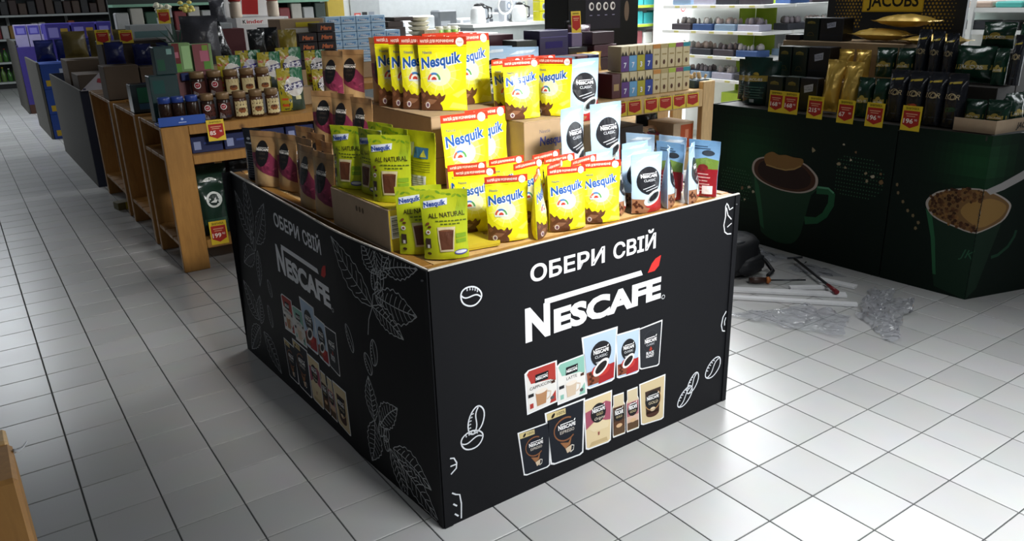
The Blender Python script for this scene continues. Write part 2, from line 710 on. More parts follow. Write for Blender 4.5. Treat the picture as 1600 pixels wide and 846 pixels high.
# wooden top: planks along the front, rim strips around them
dB = (SL - SF).normalized()
npl = 10
for k in range(npl):
    a0, a1 = .045 + k * (LL - .09) / npl, .045 + (k + 1) * (LL - .09) / npl - .006
    z1 = SH - .007 + (.0015 if k % 3 == 1 else 0)
    m = MB()
    q = [W(SF + dF * s + dB * a) for s, a in ((.045, a0), (LF - .045, a0), (LF - .045, a1), (.045, a1))]
    m.face([p + UP * z1 for p in q])
    m.face([p + UP * (z1 - .02) for p in q][::-1])
    for i in range(4):
        p0, p1 = q[i], q[(i + 1) % 4]
        m.face([p0 + UP * (z1 - .02), p1 + UP * (z1 - .02), p1 + UP * z1, p0 + UP * z1])
    part('plank', m, wood_mat('worn_pine_plank', 'd8bb86', .55) if k % 2 else PINEL, stand)


def rim(a, b, wd, z0, z1):
    m = MB()
    m.beam(W(a + UP * ((z0 + z1) / 2)), W(b + UP * ((z0 + z1) / 2)), wd, z1 - z0, bev=.002)
    part('rim_strip', m, PINE, stand)


i_ = .022
rim(SF + dF * .012 + dB * i_, SR - dF * .012 + dB * i_, .035, SH - .04, SH - .004)
rim(SF + dF * i_ + dB * .042, SL + dF * (i_ + .036) - dB * .01, .035, SH - .04, SH - .004)
rim(SR - dF * i_ + dB * .042, SB - dF * i_ - dB * .01, .035, SH - .04, SH - .004)
rim(SL + dF * .08 - dB * i_, SB - dF * .042 - dB * i_, .035, SH - .04, SH - .004)


# ---- print on the boards
def bl(q):  # unit square onto four corners (tl, tr, br, bl)
    tl, tr, br_, bl_ = q

    def f(x, y):
        return ((bl_[0] * (1 - x) + br_[0] * x) * (1 - y) + (tl[0] * (1 - x) + tr[0] * x) * y,
                (bl_[1] * (1 - x) + br_[1] * x) * (1 - y) + (tl[1] * (1 - x) + tr[1] * x) * y)
    return f


def pack_art(k):
    A = Art()
    ol = [(0, .0), (.12, -.02), (.88, -.02), (1, 0), (1, 1), (0, 1)]
    ol = {'mix': [(.02, 0), (1, 0), (1, 1), (.12, 1), (0, .94)], 'jar': [(.05, 0), (.95, 0), (.98, .06), (.98, .72), (.9, .78), (.9, 1), (.1, 1), (.1, .78), (.02, .72), (.02, .06)]}.get(k[0], [(0, .02), (.1, -.01), (.9, -.01), (1, .02), (1, 1), (0, 1)])
    cx, cy = .5, .5
    A.poly([(cx + (x - cx) * 1.09, cy + (y - cy) * 1.06) for x, y in ol], 'f4f6f8', 0)
    t = k[1]
    if t in ('capp', 'latte'):
        c = 'b23b34' if t == 'capp' else '8fc4b4'
        A.poly(ol, 'eceae6', 1)
        A.poly([(.1, 1), (.98, 1), (.98, .55), (.8, .62), (.15, .68), (.03, .93)], c, 2)
        A.poly([(.28, .66), (.72, .66), (.74, .86), (.3, .86)], '15161a', 3)
        A.coffee_logo(.31, .72, .40, layer=4)
        A.text('CAPPUCCINO' if t == 'capp' else 'LATTE', .5, .53, w=.8 if t == 'capp' else .38, h=.075, col='3a3634', layer=3, align='c')
        A.poly([(.32, .08), (.62, .08), (.68, .42), (.28, .42)], 'b98a63' if t == 'capp' else 'd8c4ac', 3)
        A.ell(.48, .42, .2, .055, 'efe6da', 4)
        A.stroke([(.68, .36), (.8, .32), (.76, .2), (.65, .16)], .04, 'd9c6b2', 3)
        A.poly([(.04, .36), (.22, .36), (.22, .44), (.04, .44)], '222226', 3)
        A.poly([(.82, .5), (.95, .5), (.95, .58), (.82, .56)], '4a2e22', 3)
        A.ell(.84, .14, .07, .045, '55565a', 3)
        A.rect(.08, .08, .2, .2, c, 2)
        A.poly([(.75, .02), (.97, .02), (.97, .3), (.85, .2)], c, 2)
    elif t == 'classic':
        A.poly(ol, 'b9cfe6', 1)
        A.poly([(0, .03), (1, .03), (1, .34), (0, .30)], '8c4b34', 2)
        A.poly([(.4, .0), (1, .03), (1, .34), (.5, .3)], 'a8262a', 3)
        A.ell(.52, .6, .34, .25, '1c1d22', 4)
        A.coffee_logo(.27, .62, .5, layer=5)
        A.text('CLASSIC', .52, .53, w=.42, h=.055, col='e8ecf0', layer=5, align='c')
        A.rect(.33, .44, .72, .455, 'cfd4da', 5)
        A.rect(.36, .415, .66, .43, 'cfd4da', 5)
        A.ell(.5, .28, .33, .13, 'c43a34', 5)
        A.ell(.5, .33, .3, .13, 'eceae8', 6, rot=.35)
        A.ell(.5, .33, .22, .085, '201a1a', 7, rot=.35)
        for i in range(5):
            A.ell(.12 + .07 * (i % 2), .06 + .05 * i, .06, .03, '4c2616', 4, n=8)
    elif t == 'black':
        A.poly(ol, '26292e', 1)
        A.ell(.5, .62, .38, .27, '33373d', 2)
        A.ell(.5, .62, .36, .255, '24272c', 3)
        A.coffee_logo(.22, .60, .58, layer=4)
        A.text('CLASSIC', .5, .52, w=.4, h=.05, col='cfd4da', layer=4, align='c')
        A.poly([(.44, .4), (.52, .5), (.6, .42), (.55, .38)], 'a83a2c', 4)
        A.text('BLACK', .5, .31, w=.4, h=.07, col='eef0f2', layer=4, align='c', bold=.03)
        A.text('ROAST', .5, .23, w=.4, h=.07, col='eef0f2', layer=4, align='c', bold=.03)
    elif t == 'espresso':
        A.poly(ol, '151a24', 1)
        A.poly([(0, .87), (.5, .87), (.5, .98), (0, 1)], 'd8c68e', 2)
        A.text('100%', .26, .90, h=.055, w=.22, col='3a3018', layer=3)
        A.ell(.16, .925, .06, .03, '241c10', 3, rot=.6)
        A.stroke([(.48 + .33 * math.cos(R(a)), .58 + .22 * math.sin(R(a))) for a in range(60, 330, 15)], .03, '8a5a3a', 2)
        A.coffee_logo(.27, .6, .5, layer=4)
        A.text('ESPRESSO', .52, .51, w=.42, h=.06, col='e0d8cc', layer=4, align='c')
        A.poly([(.3, .35), (.55, .3), (.66, .42), (.6, .25), (.45, .2)], '9c6a44', 3)
        A.poly([(.45, .2), (.65, .24), (.62, .12), (.5, .1)], 'd9c4a8', 4)
        A.stroke([(.65, .23), (.72, .21), (.7, .13), (.6, .1)], .02, 'e8e4dc', 4)
    elif t == 'origins':
        A.poly(ol, 'e3cfa4', 1)
        A.poly([(0, .4), (.3, .5), (.7, .47), (1, .44), (1, .8), (.8, .86), (.4, .8), (0, .76)], 'a8566a', 2)
        A.poly([(.1, .4), (.4, .53), (.65, .5), (.95, .42), (.9, .3), (.3, .3)], 'e7d6b0', 3)
        A.ell(.5, .67, .3, .2, '1d1c1e', 4)
        A.coffee_logo(.26, .7, .5, layer=5)
        A.text('GOLD', .55, .62, w=.26, h=.055, col='e0cfa0', layer=5, align='c')
        A.text('Origins', .55, .53, w=.42, h=.06, col='efe6d2', layer=5, align='c', shear=.3)
        A.poly([(.1, .02), (.9, .02), (.85, .1), (.2, .1)], 'c9b183', 3)
        A.poly([(.48, .2), (.54, .2), (.55, .27), (.47, .27)], '9a5a50', 4)
    elif t == 'jar':
        A.poly(ol, 'd8c9a6', 1)
        A.poly([(.02, .06), (.98, .06), (.98, .72), (.02, .72)], '5a3a26' if k[2] else 'd9b9a4', 2)
        A.rect(.05, .02, .95, .2, '5e4630', 3)
        A.poly([(.02, .36), (.98, .36), (.98, .7), (.02, .7)], '46301f' if k[2] else 'b06a72', 3)
        A.ell(.5, .52, .42, .17, '1d1b1c', 4)
        A.coffee_logo(.16, .53, .68, layer=5)
        A.text('GOLD', .5, .44, w=.5, h=.055, col='e0cfa0', layer=5, align='c')
        A.ell(.5, .24, .25, .05, 'd9b48c', 4)
    elif t == 'gold':
        A.poly(ol, 'd6c39a', 1)
        A.poly([(.2, .2), (.8, .2), (.85, .78), (.18, .78)], '3c2a22', 2)
        A.ell(.5, .2, .3, .1, '4a2c20', 2)
        A.ell(.5, .52, .33, .22, '1c1b1d', 3)
        A.stroke([(.5 + .35 * math.cos(R(a)), .52 + .24 * math.sin(R(a))) for a in range(200, 420, 15)], .025, 'b98f5e', 4)
        A.coffee_logo(.24, .55, .52, layer=5)
        A.text('GOLD', .52, .43, w=.42, h=.07, col='e6d7b4', layer=5, align='c')
        A.ell(.5, .3, .12, .05, 'e6d3b4', 4)
    return A


PICS = [(('mix', 'capp'), [(.302, .405), (.414, .405), (.418, .272), (.306, .267)]), (('mix', 'latte'), [(.421, .391), (.528, .393), (.535, .259), (.423, .259)]),
        (('p', 'classic'), [(.523, .449), (.66, .446), (.652, .272), (.543, .275)]), (('p', 'classic'), [(.664, .419), (.76, .415), (.762, .264), (.671, .271)]),
        (('p', 'black'), [(.765, .412), (.864, .415), (.858, .26), (.772, .271)]), (('p', 'espresso'), [(.272, .211), (.386, .206), (.384, .057), (.29, .062)]),
        (('p', 'espresso'), [(.377, .240), (.525, .238), (.520, .05), (.396, .058)]), (('p', 'origins'), [(.530, .230), (.642, .228), (.641, .05), (.540, .056)]),
        (('jar', 'jar', 1), [(.649, .206), (.703, .203), (.710, .053), (.655, .056)]), (('jar', 'jar', 0), [(.711, .204), (.766, .203), (.774, .05), (.718, .053)]),
        (('p', 'gold'), [(.775, .208), (.889, .207), (.890, .045), (.788, .056)])]
PLAB = ['printed picture of a red and white drink box', 'printed picture of a pale green drink box', 'printed picture of a large blue coffee packet', 'printed picture of a small blue coffee packet', 'printed picture of a black coffee packet', 'printed picture of a small dark packet', 'printed picture of a large dark packet', 'printed picture of a cream and pink packet', 'printed picture of a dark coffee jar', 'printed picture of a pink coffee jar', 'printed picture of a gold packet']


def sx_left(s):
    return .233 + .9 * s


for pan, mp, fx in ((fpan, mapF, lambda s: s), (lpan, mapL, sx_left)):
    M_ = lambda x, y, o, mp=mp: W(mp(x, y, o))
    for (k, q), lb in zip(PICS, PLAB):
        A = Art()
        A.add(pack_art(k), bl([(fx(x), y) for x, y in q]))
        tag(part('packet_picture', A.mb(M_, .06), INK, pan, True), lb)
    A = Art()
    a0, a1 = fx(.326), fx(.824)
    A.text('ОБЕРИ', a0, .679, h=.052, w=(a1 - a0) * .565, col='f2f4f8', bold=.025, layer=0)
    part('lettering', A.mb(M_, .08), INK, pan, True)
    A = Art()
    A.text('СВІЙ', a0 + (a1 - a0) * .635, .679, h=.052, w=(a1 - a0) * .365, col='f2f4f8', bold=.025, layer=0)
    part('lettering', A.mb(M_, .08), INK, pan, True)
    A = Art()
    B_ = Art().coffee_logo(0, 0, .552, 'f4f6fa', 0, 'c8322e', bold=.05)
    k_ = (fx(.856) - fx(.304)) / .552
    A.add(B_, lambda x, y: (fx(.304) + x * k_, .504 + y))
    A.stroke([(fx(.868) + .007 * math.cos(R(a)), .500 + .007 * math.sin(R(a))) for a in range(0, 360, 45)], .002, 'd8dce0', 0, True)
    part('brand_lettering', A.mb(M_, .08), INK, pan, True)

rng = random.Random(4)


def bean(A, cx, cy, rx, ry, rot, wd, col, half=None):
    def tf(a, b):
        return (cx + a * math.cos(rot) - b * math.sin(rot), cy + a * math.sin(rot) + b * math.cos(rot))
    P = [tf(rx * math.cos(R(a)) * (1 + .04 * math.sin(3 * R(a))), ry * math.sin(R(a))) for a in range(0, 360, 15)]
    A.stroke(P, wd, col, 0, True)
    A.stroke([tf(rx * .92 * t, ry * .28 * math.sin(t * 2.6)) for t in [i / 6 - 1 for i in range(13)]], wd * .9, col, 0)
    for i in range(5):
        t = -.6 + .25 * i
        A.stroke([tf(rx * t, ry * .9 * math.sqrt(1 - t * t)), tf(rx * (t + .06), ry * (.9 * math.sqrt(1 - t * t) - .28))], wd * .6, col, 0)
        A.stroke([tf(rx * t, ry * .8 * math.sqrt(1 - t * t)), tf(rx * (t + .1), ry * (.8 * math.sqrt(1 - t * t) - .12))], wd * .6, col, 0)


def leaf(A, base, tip, wid, wd, col, veins=9, bend=.0, clip=None):
    bx, by = base
    dx, dy = tip[0] - bx, tip[1] - by
    l = math.hypot(dx, dy)
    ux, uy = dx / l, dy / l

    def pt(t, o):
        o += bend * math.sin(math.pi * t) * l
        return (bx + ux * l * t - uy * o, by + uy * l * t + ux * o)

    def ok(p):
        return clip is None or clip(*p)

    def st(P, w_):
        run = []
        for p in P + [None]:
            if p is not None and ok(p):
                run.append(p)
            else:
                if len(run) > 1:
                    A.stroke(run, w_, col, 0)
                run = []
    for sgn in (-1, 1):
        st([pt(i / 24, sgn * wid * (math.sin(math.pi * (i / 24) ** .85) * (1 + .09 * math.sin(i * 1.9)))) for i in range(25)], wd)
        for v in range(1, veins):
            t = v / veins
            o = wid * math.sin(math.pi * min(1, (t + .06)) ** .85)
            st([pt(t, sgn * o * .06), pt(t + .035, sgn * o * .4), pt(t + .085, sgn * o * .74)], wd * .7)
    st([pt(i / 10, 0) for i in range(11)], wd)


inF = lambda x, y: .03 < x < LF - .026 and .004 < y < SH - .006
inL = lambda x, y: .008 < x < LL - .03 and .004 < y < SH - .006
MF = lambda x, y, o: W(mapF(x, y, o))
ML = lambda x, y, o: W(mapL(x, y, o))
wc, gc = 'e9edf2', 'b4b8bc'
for c in ((.126, .687, .034, .027, -.4), (.124, .311, .043, .026, 1.25), (.107, .253, .037, .029, -.1), (1.0, .088, .044, .025, .75), (1.037, .130, .041, .022, 1.0), (1.142, .157, .045, .030, .7)):
    A = Art()
    bean(A, *c, .0045, wc)
    part('bean_drawing', A.mb(MF, .05), INK, fpan, True)
A = Art()
A.stroke([(.031, .222), (.044, .218), (.052, .20), (.050, .183), (.031, .170)], .0045, wc)
A.stroke([(.031, .196), (.050, .196)], .0045, wc)
part('bean_drawing', A.mb(MF, .05), INK, fpan, True)
A = Art()
A.stroke([(1.194, .364), (1.178, .345), (1.172, .315), (1.180, .292), (1.194, .287)], .0045, wc)
A.stroke([(1.194, .34), (1.188, .325), (1.190, .31)], .004, wc)
part('bean_drawing', A.mb(MF, .05), INK, fpan, True)
A = Art()
A.stroke([(.031, .108), (.043, .098), (.056, .092), (.060, .06), (.057, .01)], .0045, wc)
A.stroke([(.033, .07), (.045, .058)], .005, wc)
A.stroke([(.036, .035), (.048, .022)], .005, wc)
part('leaf_drawing', A.mb(MF, .05), INK, fpan, True)
A = Art()
A.stroke([(1.192, .745), (1.175, .74), (1.166, .757), (1.158, .765), (1.153, .755), (1.156, .72), (1.15, .69), (1.157, .665), (1.172, .655), (1.192, .652)], .0045, wc)
A.stroke([(1.158, .75), (1.168, .722), (1.188, .704)], .004, wc)
A.stroke([(1.168, .68), (1.190, .69)], .003, wc)
part('leaf_drawing', A.mb(MF, .05), INK, fpan, True)
LW = .0032
for base, tip, wd_, bd in (((1.30, .60), (1.075, .765), .052, .04), ((1.30, .60), (1.46, .546), .034, .03), ((1.33, .64), (1.54, .640), .05, -.03), ((1.34, .71), (1.275, .80), .04, .0), ((1.36, .70), (1.40, .83), .04, 0), ((1.38, .735), (1.56, .78), .035, .03)):
    A = Art()
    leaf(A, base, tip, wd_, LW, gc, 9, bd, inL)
    part('leaf_drawing', A.mb(ML, .05), INK, lpan, True)
for c in ((1.326, .690, .034, .017, 1.35), (1.36, .695, .034, .017, 1.25), (1.345, .652, .036, .022, 1.5), (1.124, .439, .047, .018, 1.9), (1.279, .442, .045, .02, 1.45), (1.235, .39, .036, .02, 1.9)):
    A = Art()
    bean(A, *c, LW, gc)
    part('bean_drawing', A.mb(ML, .05), INK, lpan, True)
A = Art()
A.stroke([(1.30, .60), (1.27, .55), (1.255, .495)], LW, gc)
A.stroke([(1.30, .60), (1.31, .64), (1.34, .66)], LW, gc)
part('stalk_drawing', A.mb(ML, .05), INK, lpan, True)
for base, tip, wd_, bd in (((1.235, .19), (1.225, .345), .035, .02), ((1.27, .19), (1.39, .30), .04, .05), ((1.235, .19), (1.185, .02), .045, .05), ((1.32, .13), (1.405, -.02), .035, .03), ((1.34, .14), (1.55, .10), .045, .05), ((1.36, .11), (1.58, .005), .045, .02)):
    A = Art()
    leaf(A, base, tip, wd_, LW, gc, 9, bd, inL)
    part('leaf_drawing', A.mb(ML, .05), INK, lpan, True)
for c in ((1.275, .178, .03, .016, 1.3), (1.305, .17, .028, .015, 1.2), (1.30, .138, .027, .016, 1.6)):
    A = Art()
    bean(A, *c, LW, gc)
    part('bean_drawing', A.mb(ML, .05), INK, lpan, True)
for base, tip, wd_, bd in (((.28, .55), (.43, .74), .05, -.03), ((.24, .58), (.20, .80), .05, .0), ((.22, .55), (.05, .72), .045, .03), ((.24, .50), (.08, .42), .045, -.04), ((.28, .52), (.26, .365), .03, .02), ((.20, .20), (.04, .33), .05, .03), ((.22, .19), (.24, .32), .04, .02), ((.20, .17), (.06, .02), .045, -.03), ((.24, .16), (.40, .03), .045, .03)):
    A = Art()
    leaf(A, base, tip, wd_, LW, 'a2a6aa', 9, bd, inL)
    part('leaf_drawing', A.mb(ML, .05), INK, lpan, True)
for c in ((.22, .56, .03, .017, 1.2), (.25, .54, .03, .017, 1.4), (.345, .262, .045, .02, 1.9), (.38, .39, .035, .018, 2.0)):
    A = Art()
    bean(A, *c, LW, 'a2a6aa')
    part('bean_drawing', A.mb(ML, .05), INK, lpan, True)


# ------------------------------------------------------------------ flexible packets
def lerp_list(P, t):
    for (a, x), (b, y) in zip(P, P[1:]):
        if t <= b:
            k = (t - a) / (b - a) if b > a else 0
            return x + (y - x) * k
    return P[-1][1]


PROF = {
    'doy': [(0, .78), (.05, .97), (.15, 1), (.35, .88), (.6, .55), (.78, .2), (.87, .03), (1, 0)],
    'brick': [(0, .97), (.03, 1), (.68, .98), (.78, .8), (.88, .32), (.93, .06), (1, .03)],
    'pillow': [(0, 0), (.05, .03), (.14, .55), (.3, .92), (.5, 1), (.7, .92), (.86, .55), (.95, .03), (1, 0)],
}
PEXP = {'doy': 2.3, 'brick': 6, 'pillow': 2.6}


def make_bag(W_, H_, D_, kind, seed, colfn, wr=.0018, nu=14, nv=20):
    P, ex = PROF[kind], PEXP[kind]

    def wf(t):
        if kind == 'doy':
            return 1 - .05 * (1 - t) - .035 * math.sin(math.pi * min(1, t / .8))
        if kind == 'pillow':
            return 1 - .05 * math.sin(math.pi * t)
        return 1 - (.02 if t < .7 else 0) + (.0 if t < .8 else .02)

    def surf(s_, t, sg, off=0):
        d = D_ / 2 * lerp_list(P, t)
        e = max(0, 1 - abs(s_) ** ex)
        n = noise.noise(Vector((s_ * 2.2 + seed * 3.1, t * 5 + seed, sg * 5.0))) * wr + noise.noise(Vector((s_ * 5 + t * 3 + seed, t * 9, sg * 9.0 + seed))) * wr * .6
        wv = noise.noise(Vector((t * 3, seed * 1.7, 2))) * W_ * .012 * (1 if t > .1 else t * 10)
        top = noise.noise(Vector((s_ * 1.4, seed * 2.3, 5))) * D_ * .18 * max(0, t - .8) / .2
        y = -sg * (d * e + n * (1 - s_ ** 4) + .0006 + off) + top
        return Vector((s_ * W_ / 2 * wf(t) + wv, y, t * H_))
    m = MB()
    m.grid(lambda a, b: surf(2 * a - 1, b, 1), nu, nv, lambda a, b: colfn(2 * a - 1, b, True))
    m.grid(lambda a, b: surf(1 - 2 * a, b, -1), nu, nv, lambda a, b: colfn(1 - 2 * a, b, False))
    # bottom, side and top seams
    for k in range(nu):
        s0, s1 = 2 * k / nu - 1, 2 * (k + 1) / nu - 1
        c = colfn(s0, 0, False)
        m.face([surf(s0, 0, 1), surf(s0, 0, -1), surf(s1, 0, -1), surf(s1, 0, 1)], c)
        c = colfn(s0, 1, True)
        m.face([surf(s0, 1, 1), surf(s1, 1, 1), surf(s1, 1, -1), surf(s0, 1, -1)], c)
    for k in range(nv):
        t0, t1 = k / nv, (k + 1) / nv
        for e in (-1, 1):
            q = [surf(e, t0, 1), surf(e, t0, -1), surf(e, t1, -1), surf(e, t1, 1)]
            m.face(q if e > 0 else q[::-1], colfn(e, t0, True))
    zmin = min(v[2] for v in m.v)

    def mapper(x, y, off, sg=1):
        t = max(0, min(1, y * W_ / H_))
        s_ = x / (.5 * wf(t))
        return surf(max(-1, min(1, s_)), t, sg, off)
    return m, mapper


def mix(a, b, k):
    k = max(0, min(1, k))
    return tuple(x + (y - x) * k for x, y in zip(a, b))


def smooth_loop(P, n=4):
    out = []
    m_ = len(P)
    for i in range(m_):
        p0, p1, p2, p3 = P[i - 1], P[i], P[(i + 1) % m_], P[(i + 2) % m_]
        for k in range(n):
            t = k / n
            out.append(tuple(.5 * (2 * p1[c] + (p2[c] - p0[c]) * t + (2 * p0[c] - 5 * p1[c] + 4 * p2[c] - p3[c]) * t * t + (3 * p1[c] - p0[c] - 3 * p2[c] + p3[c]) * t ** 3) for c in (0, 1)))
    return out


# ---- artwork in units of the packet's width, x from -.5 to .5, y up to hh
def art_cocoa(hh):
    A = Art()
    Y = lambda t: t * hh
    A.ell(-.02, Y(.5), .42, .42, 'f2ee30', 0)
    A.ell(-.04, Y(.5), .32, .31, 'f2f26a', 1)
    A.ell(-.05, Y(.48), .22, .2, 'f6f6c0', 2)
    for i in range(12):
        a = i * math.pi / 6 + .2
        A.poly([(-.04 + .2 * math.cos(a - .05), Y(.5) + .2 * math.sin(a - .05)), (-.04 + .43 * math.cos(a), Y(.5) + .43 * math.sin(a)), (-.04 + .2 * math.cos(a + .06), Y(.5) + .2 * math.sin(a + .06))], 'f6f4a0', 2)
    A.rect(-.497, Y(.895), .497, Y(.998), 'c33a22', 1)
    A.text('НАПІЙ ДЛЯ РОЗЧИНЕННЯ', -.44, Y(.928), w=.68, h=.055, col='f3e6d8', layer=2, bold=.03)
    A.ell(.36, Y(.93), .085, .085, 'f6eeea', 3, n=16)
    A.text('топ', .36, Y(.915), w=.1, h=.04, col='c33a22', layer=4, align='c')
    A.rect(-.49, Y(.865), .49, Y(.872), 'c9c414', 1)
    A.text('Nestlé', -.4, Y(.775), h=.055, col='6a7286', layer=3, bold=.01)
    rt = .16
    A.text('Nesquik', -.44, Y(.565), h=.235, w=.86, col='f4f6fa', layer=4, bold=.075, shear=.14, rot=rt)
    A.text('Nesquik', -.425, Y(.572), h=.225, w=.82, col='1f56a6', layer=5, bold=.032, shear=.14, rot=rt)
    # arched badge
    A.ell(-.17, Y(.42), .145, .15, 'd8e6ea', 4, a0=0, a1=math.pi, n=12)
    A.ell(-.17, Y(.42), .135, .14, '4f9a4a', 5, a0=0, a1=1.05, n=6)
    A.ell(-.17, Y(.42), .135, .14, '3f78b8', 5, a0=1.05, a1=2.1, n=6)
    A.ell(-.17, Y(.42), .135, .14, 'd8603a', 5, a0=2.1, a1=math.pi, n=6)
    A.ell(-.17, Y(.42), .095, .1, 'f2efe4', 6, a0=0, a1=math.pi, n=10)
    A.ell(-.17, Y(.42), .055, .06, 'c8402e', 7, a0=0, a1=math.pi, n=8)
    A.rect(-.31, Y(.395), -.03, Y(.42), 'dfe9ea', 6)
    # cocoa splash
    A.poly(smooth_loop([(-.5, 0), (-.2, 0), (-.02, .0), (-.03, .09), (-.06, .14), (.02, .20), (.06, .31), (-.02, .27), (-.06, .34), (-.13, .27), (-.2, .31), (-.27, .29), (-.33, .38), (-.38, .34), (-.44, .42), (-.5, .40)], 3), '5d3a26', 2)
    A.poly([(-.42, .12), (-.3, .22), (-.12, .2), (-.2, .13), (-.3, .1)], '8a6248', 3)
    A.poly([(-.46, .3), (-.4, .34), (-.36, .28), (-.42, .22)], '7c5238', 3)
    A.poly([(-.18, .26), (-.08, .28), (-.1, .22)], '7c5238', 3)
    A.ell(-.33, .1, .05, .06, 'd8d2d0', 4, n=12)
    A.ell(-.33, .1, .03, .04, '6b4a5c', 5, n=10)
    # pale brush strokes on the right
    A.poly([(.12, .05), (.45, .02), (.46, .1), (.2, .16)], 'f6f05a', 2)
    A.poly([(.2, .3), (.45, .42), (.46, .36), (.3, .24)], 'f6f05a', 2)
    return A


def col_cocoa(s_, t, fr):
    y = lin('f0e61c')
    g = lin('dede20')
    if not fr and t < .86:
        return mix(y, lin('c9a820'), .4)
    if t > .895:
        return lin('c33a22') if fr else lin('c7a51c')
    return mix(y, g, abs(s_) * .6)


def art_green(hh):
    A = Art()
    Y = lambda t: t * hh
    rg = random.Random(8)
    for i in range(9):
        x, y = -.45 + .11 * i, Y(.93) + rg.uniform(-.05, .05)
        A.ell(x, y, .06, .025, '6f9a1c' if i % 2 else '8fae1e', 0, n=10, rot=rg.uniform(-1, 1))
    for i in range(7):
        A.poly([(.2 + .03 * i, Y(.62)), (.24 + .03 * i, Y(.62)), (.3 + .03 * i, Y(.9))], 'a4bc28', 1)
    A.poly([(-.44, Y(.74)), (.06, Y(.79)), (.07, Y(.88)), (-.43, Y(.845))], 'dfe4ee', 2)
    A.text('Nesquik', -.42, Y(.757), h=.115, w=.46, col='24489a', layer=3, bold=.04, rot=.12)
    A.text('ALL NATURAL', -.34, Y(.60), h=.11, w=.76, col='4a4418', layer=3, rot=.06, bold=.015)
    for k, (a, b) in enumerate(((-.2, .38), (-.1, .3))):
        y = Y(.55 - .045 * k)
        x = a
        while x < b:
            q = rg.uniform(.04, .09)
            A.rect(x, y, x + q, y + .028, '5a6a1c', 2)
            x += q + .02
    # glass of cocoa
    A.poly([(-.13, Y(.12)), (.16, Y(.12)), (.21, Y(.475)), (-.17, Y(.475))], 'd6c8a0', 3)
    A.poly([(-.105, Y(.15)), (.14, Y(.15)), (.175, Y(.43)), (-.14, Y(.43))], '5c3420', 4)
    A.ell(.02, Y(.425), .155, .02, '7a4a2e', 5, n=16)
    A.rect(.22, Y(.31), .43, Y(.375), '7fa21c', 2)
    A.rect(.22, Y(.235), .43, Y(.295), '7fa21c', 2)
    A.ell(.31, Y(.10), .14, .06, '4a4f9a', 3, n=16)
    A.ell(.31, Y(.105), .12, .035, 'e2e4ee', 4, n=16)
    # little pictures down the left edge
    A.ell(-.37, Y(.52), .045, .03, '7a4a28', 3, n=12, rot=.6)
    A.ell(-.33, Y(.475), .04, .026, '6a4024', 3, n=12, rot=.2)
    A.ell(-.36, Y(.40), .05, .05, 'e6e6da', 3, n=12)
    A.ell(-.36, Y(.40), .025, .025, '8a4a34', 4, n=10)
    A.poly([(-.42, Y(.17)), (-.31, Y(.17)), (-.31, Y(.31)), (-.42, Y(.31))], '43332a', 3)
    A.rect(-.39, Y(.17), -.34, Y(.22), 'dcd8d4', 4)
    A.ell(-.36, Y(.09), .045, .03, '4a3420', 3, n=12)
    return A


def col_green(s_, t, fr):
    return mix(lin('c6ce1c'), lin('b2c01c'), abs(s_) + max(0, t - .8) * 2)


def art_green_back(hh):
    A = Art()
    Y = lambda t: t * hh
    A.rect(-.35, Y(.08), .28, Y(.34), 'dfe0dc', 1)
    for k in range(7):
        A.rect(-.32, Y(.1 + .033 * k), .22, Y(.112 + .033 * k), '9a9a9a', 2)
    A.rect(-.42, Y(.62), -.2, Y(.82), 'e8e8c0', 1)
    A.rect(-.15, Y(.6), .3, Y(.76), '3f78a8', 1)
    A.poly([(.05, Y(.62)), (.26, Y(.62)), (.16, Y(.73))], 'd8d24a', 2)
    for k in range(5):
        A.rect(-.38, Y(.4 + .035 * k), .36, Y(.41 + .035 * k), '8a8c1c', 1)
    return A


def col_green_back(s_, t, fr):
    return lin('d3d414')


def art_kraft(hh):
    A = Art()
    Y = lambda t: t * hh
    rg = random.Random(5)
    A.poly([(-.49, Y(.42)), (-.3, Y(.36)), (-.05, Y(.28)), (.2, Y(.22)), (.49, Y(.16)), (.49, Y(.46)), (.3, Y(.6)), (.15, Y(.66)), (-.2, Y(.62)), (-.49, Y(.6))], '83304c', 0)
    for i in range(16):
        x = rg.uniform(-.42, .42)
        y = Y(.40 - .22 * x + rg.uniform(-.1, .12))
        A.ell(x, y, rg.uniform(.03, .08), rg.uniform(.02, .06), rg.choice(['9c3a5c', '6e2440', 'a84a66']), 1, n=9, rot=rg.uniform(0, 3))
    A.ell(-.02, Y(.60), .245, .37, '1b1a1c', 2, n=28)
    A.coffee_logo(-.235, Y(.65), .46, 'f6f2ea', 3, bold=.05)
    A.text('GOLD', .0, Y(.58), h=.06, w=.22, col='5c5146', layer=3, align='c')
    A.text('Origins', .0, Y(.50), h=.06, w=.26, col='4d443c', layer=3, align='c', shear=.3)
    A.rect(-.48, Y(.9), .48, Y(.905), '8a6a48', 1)
    return A


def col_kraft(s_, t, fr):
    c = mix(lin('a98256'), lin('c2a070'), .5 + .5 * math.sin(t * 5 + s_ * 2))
    return c if t < .9 else mix(c, lin('a07850'), .6)


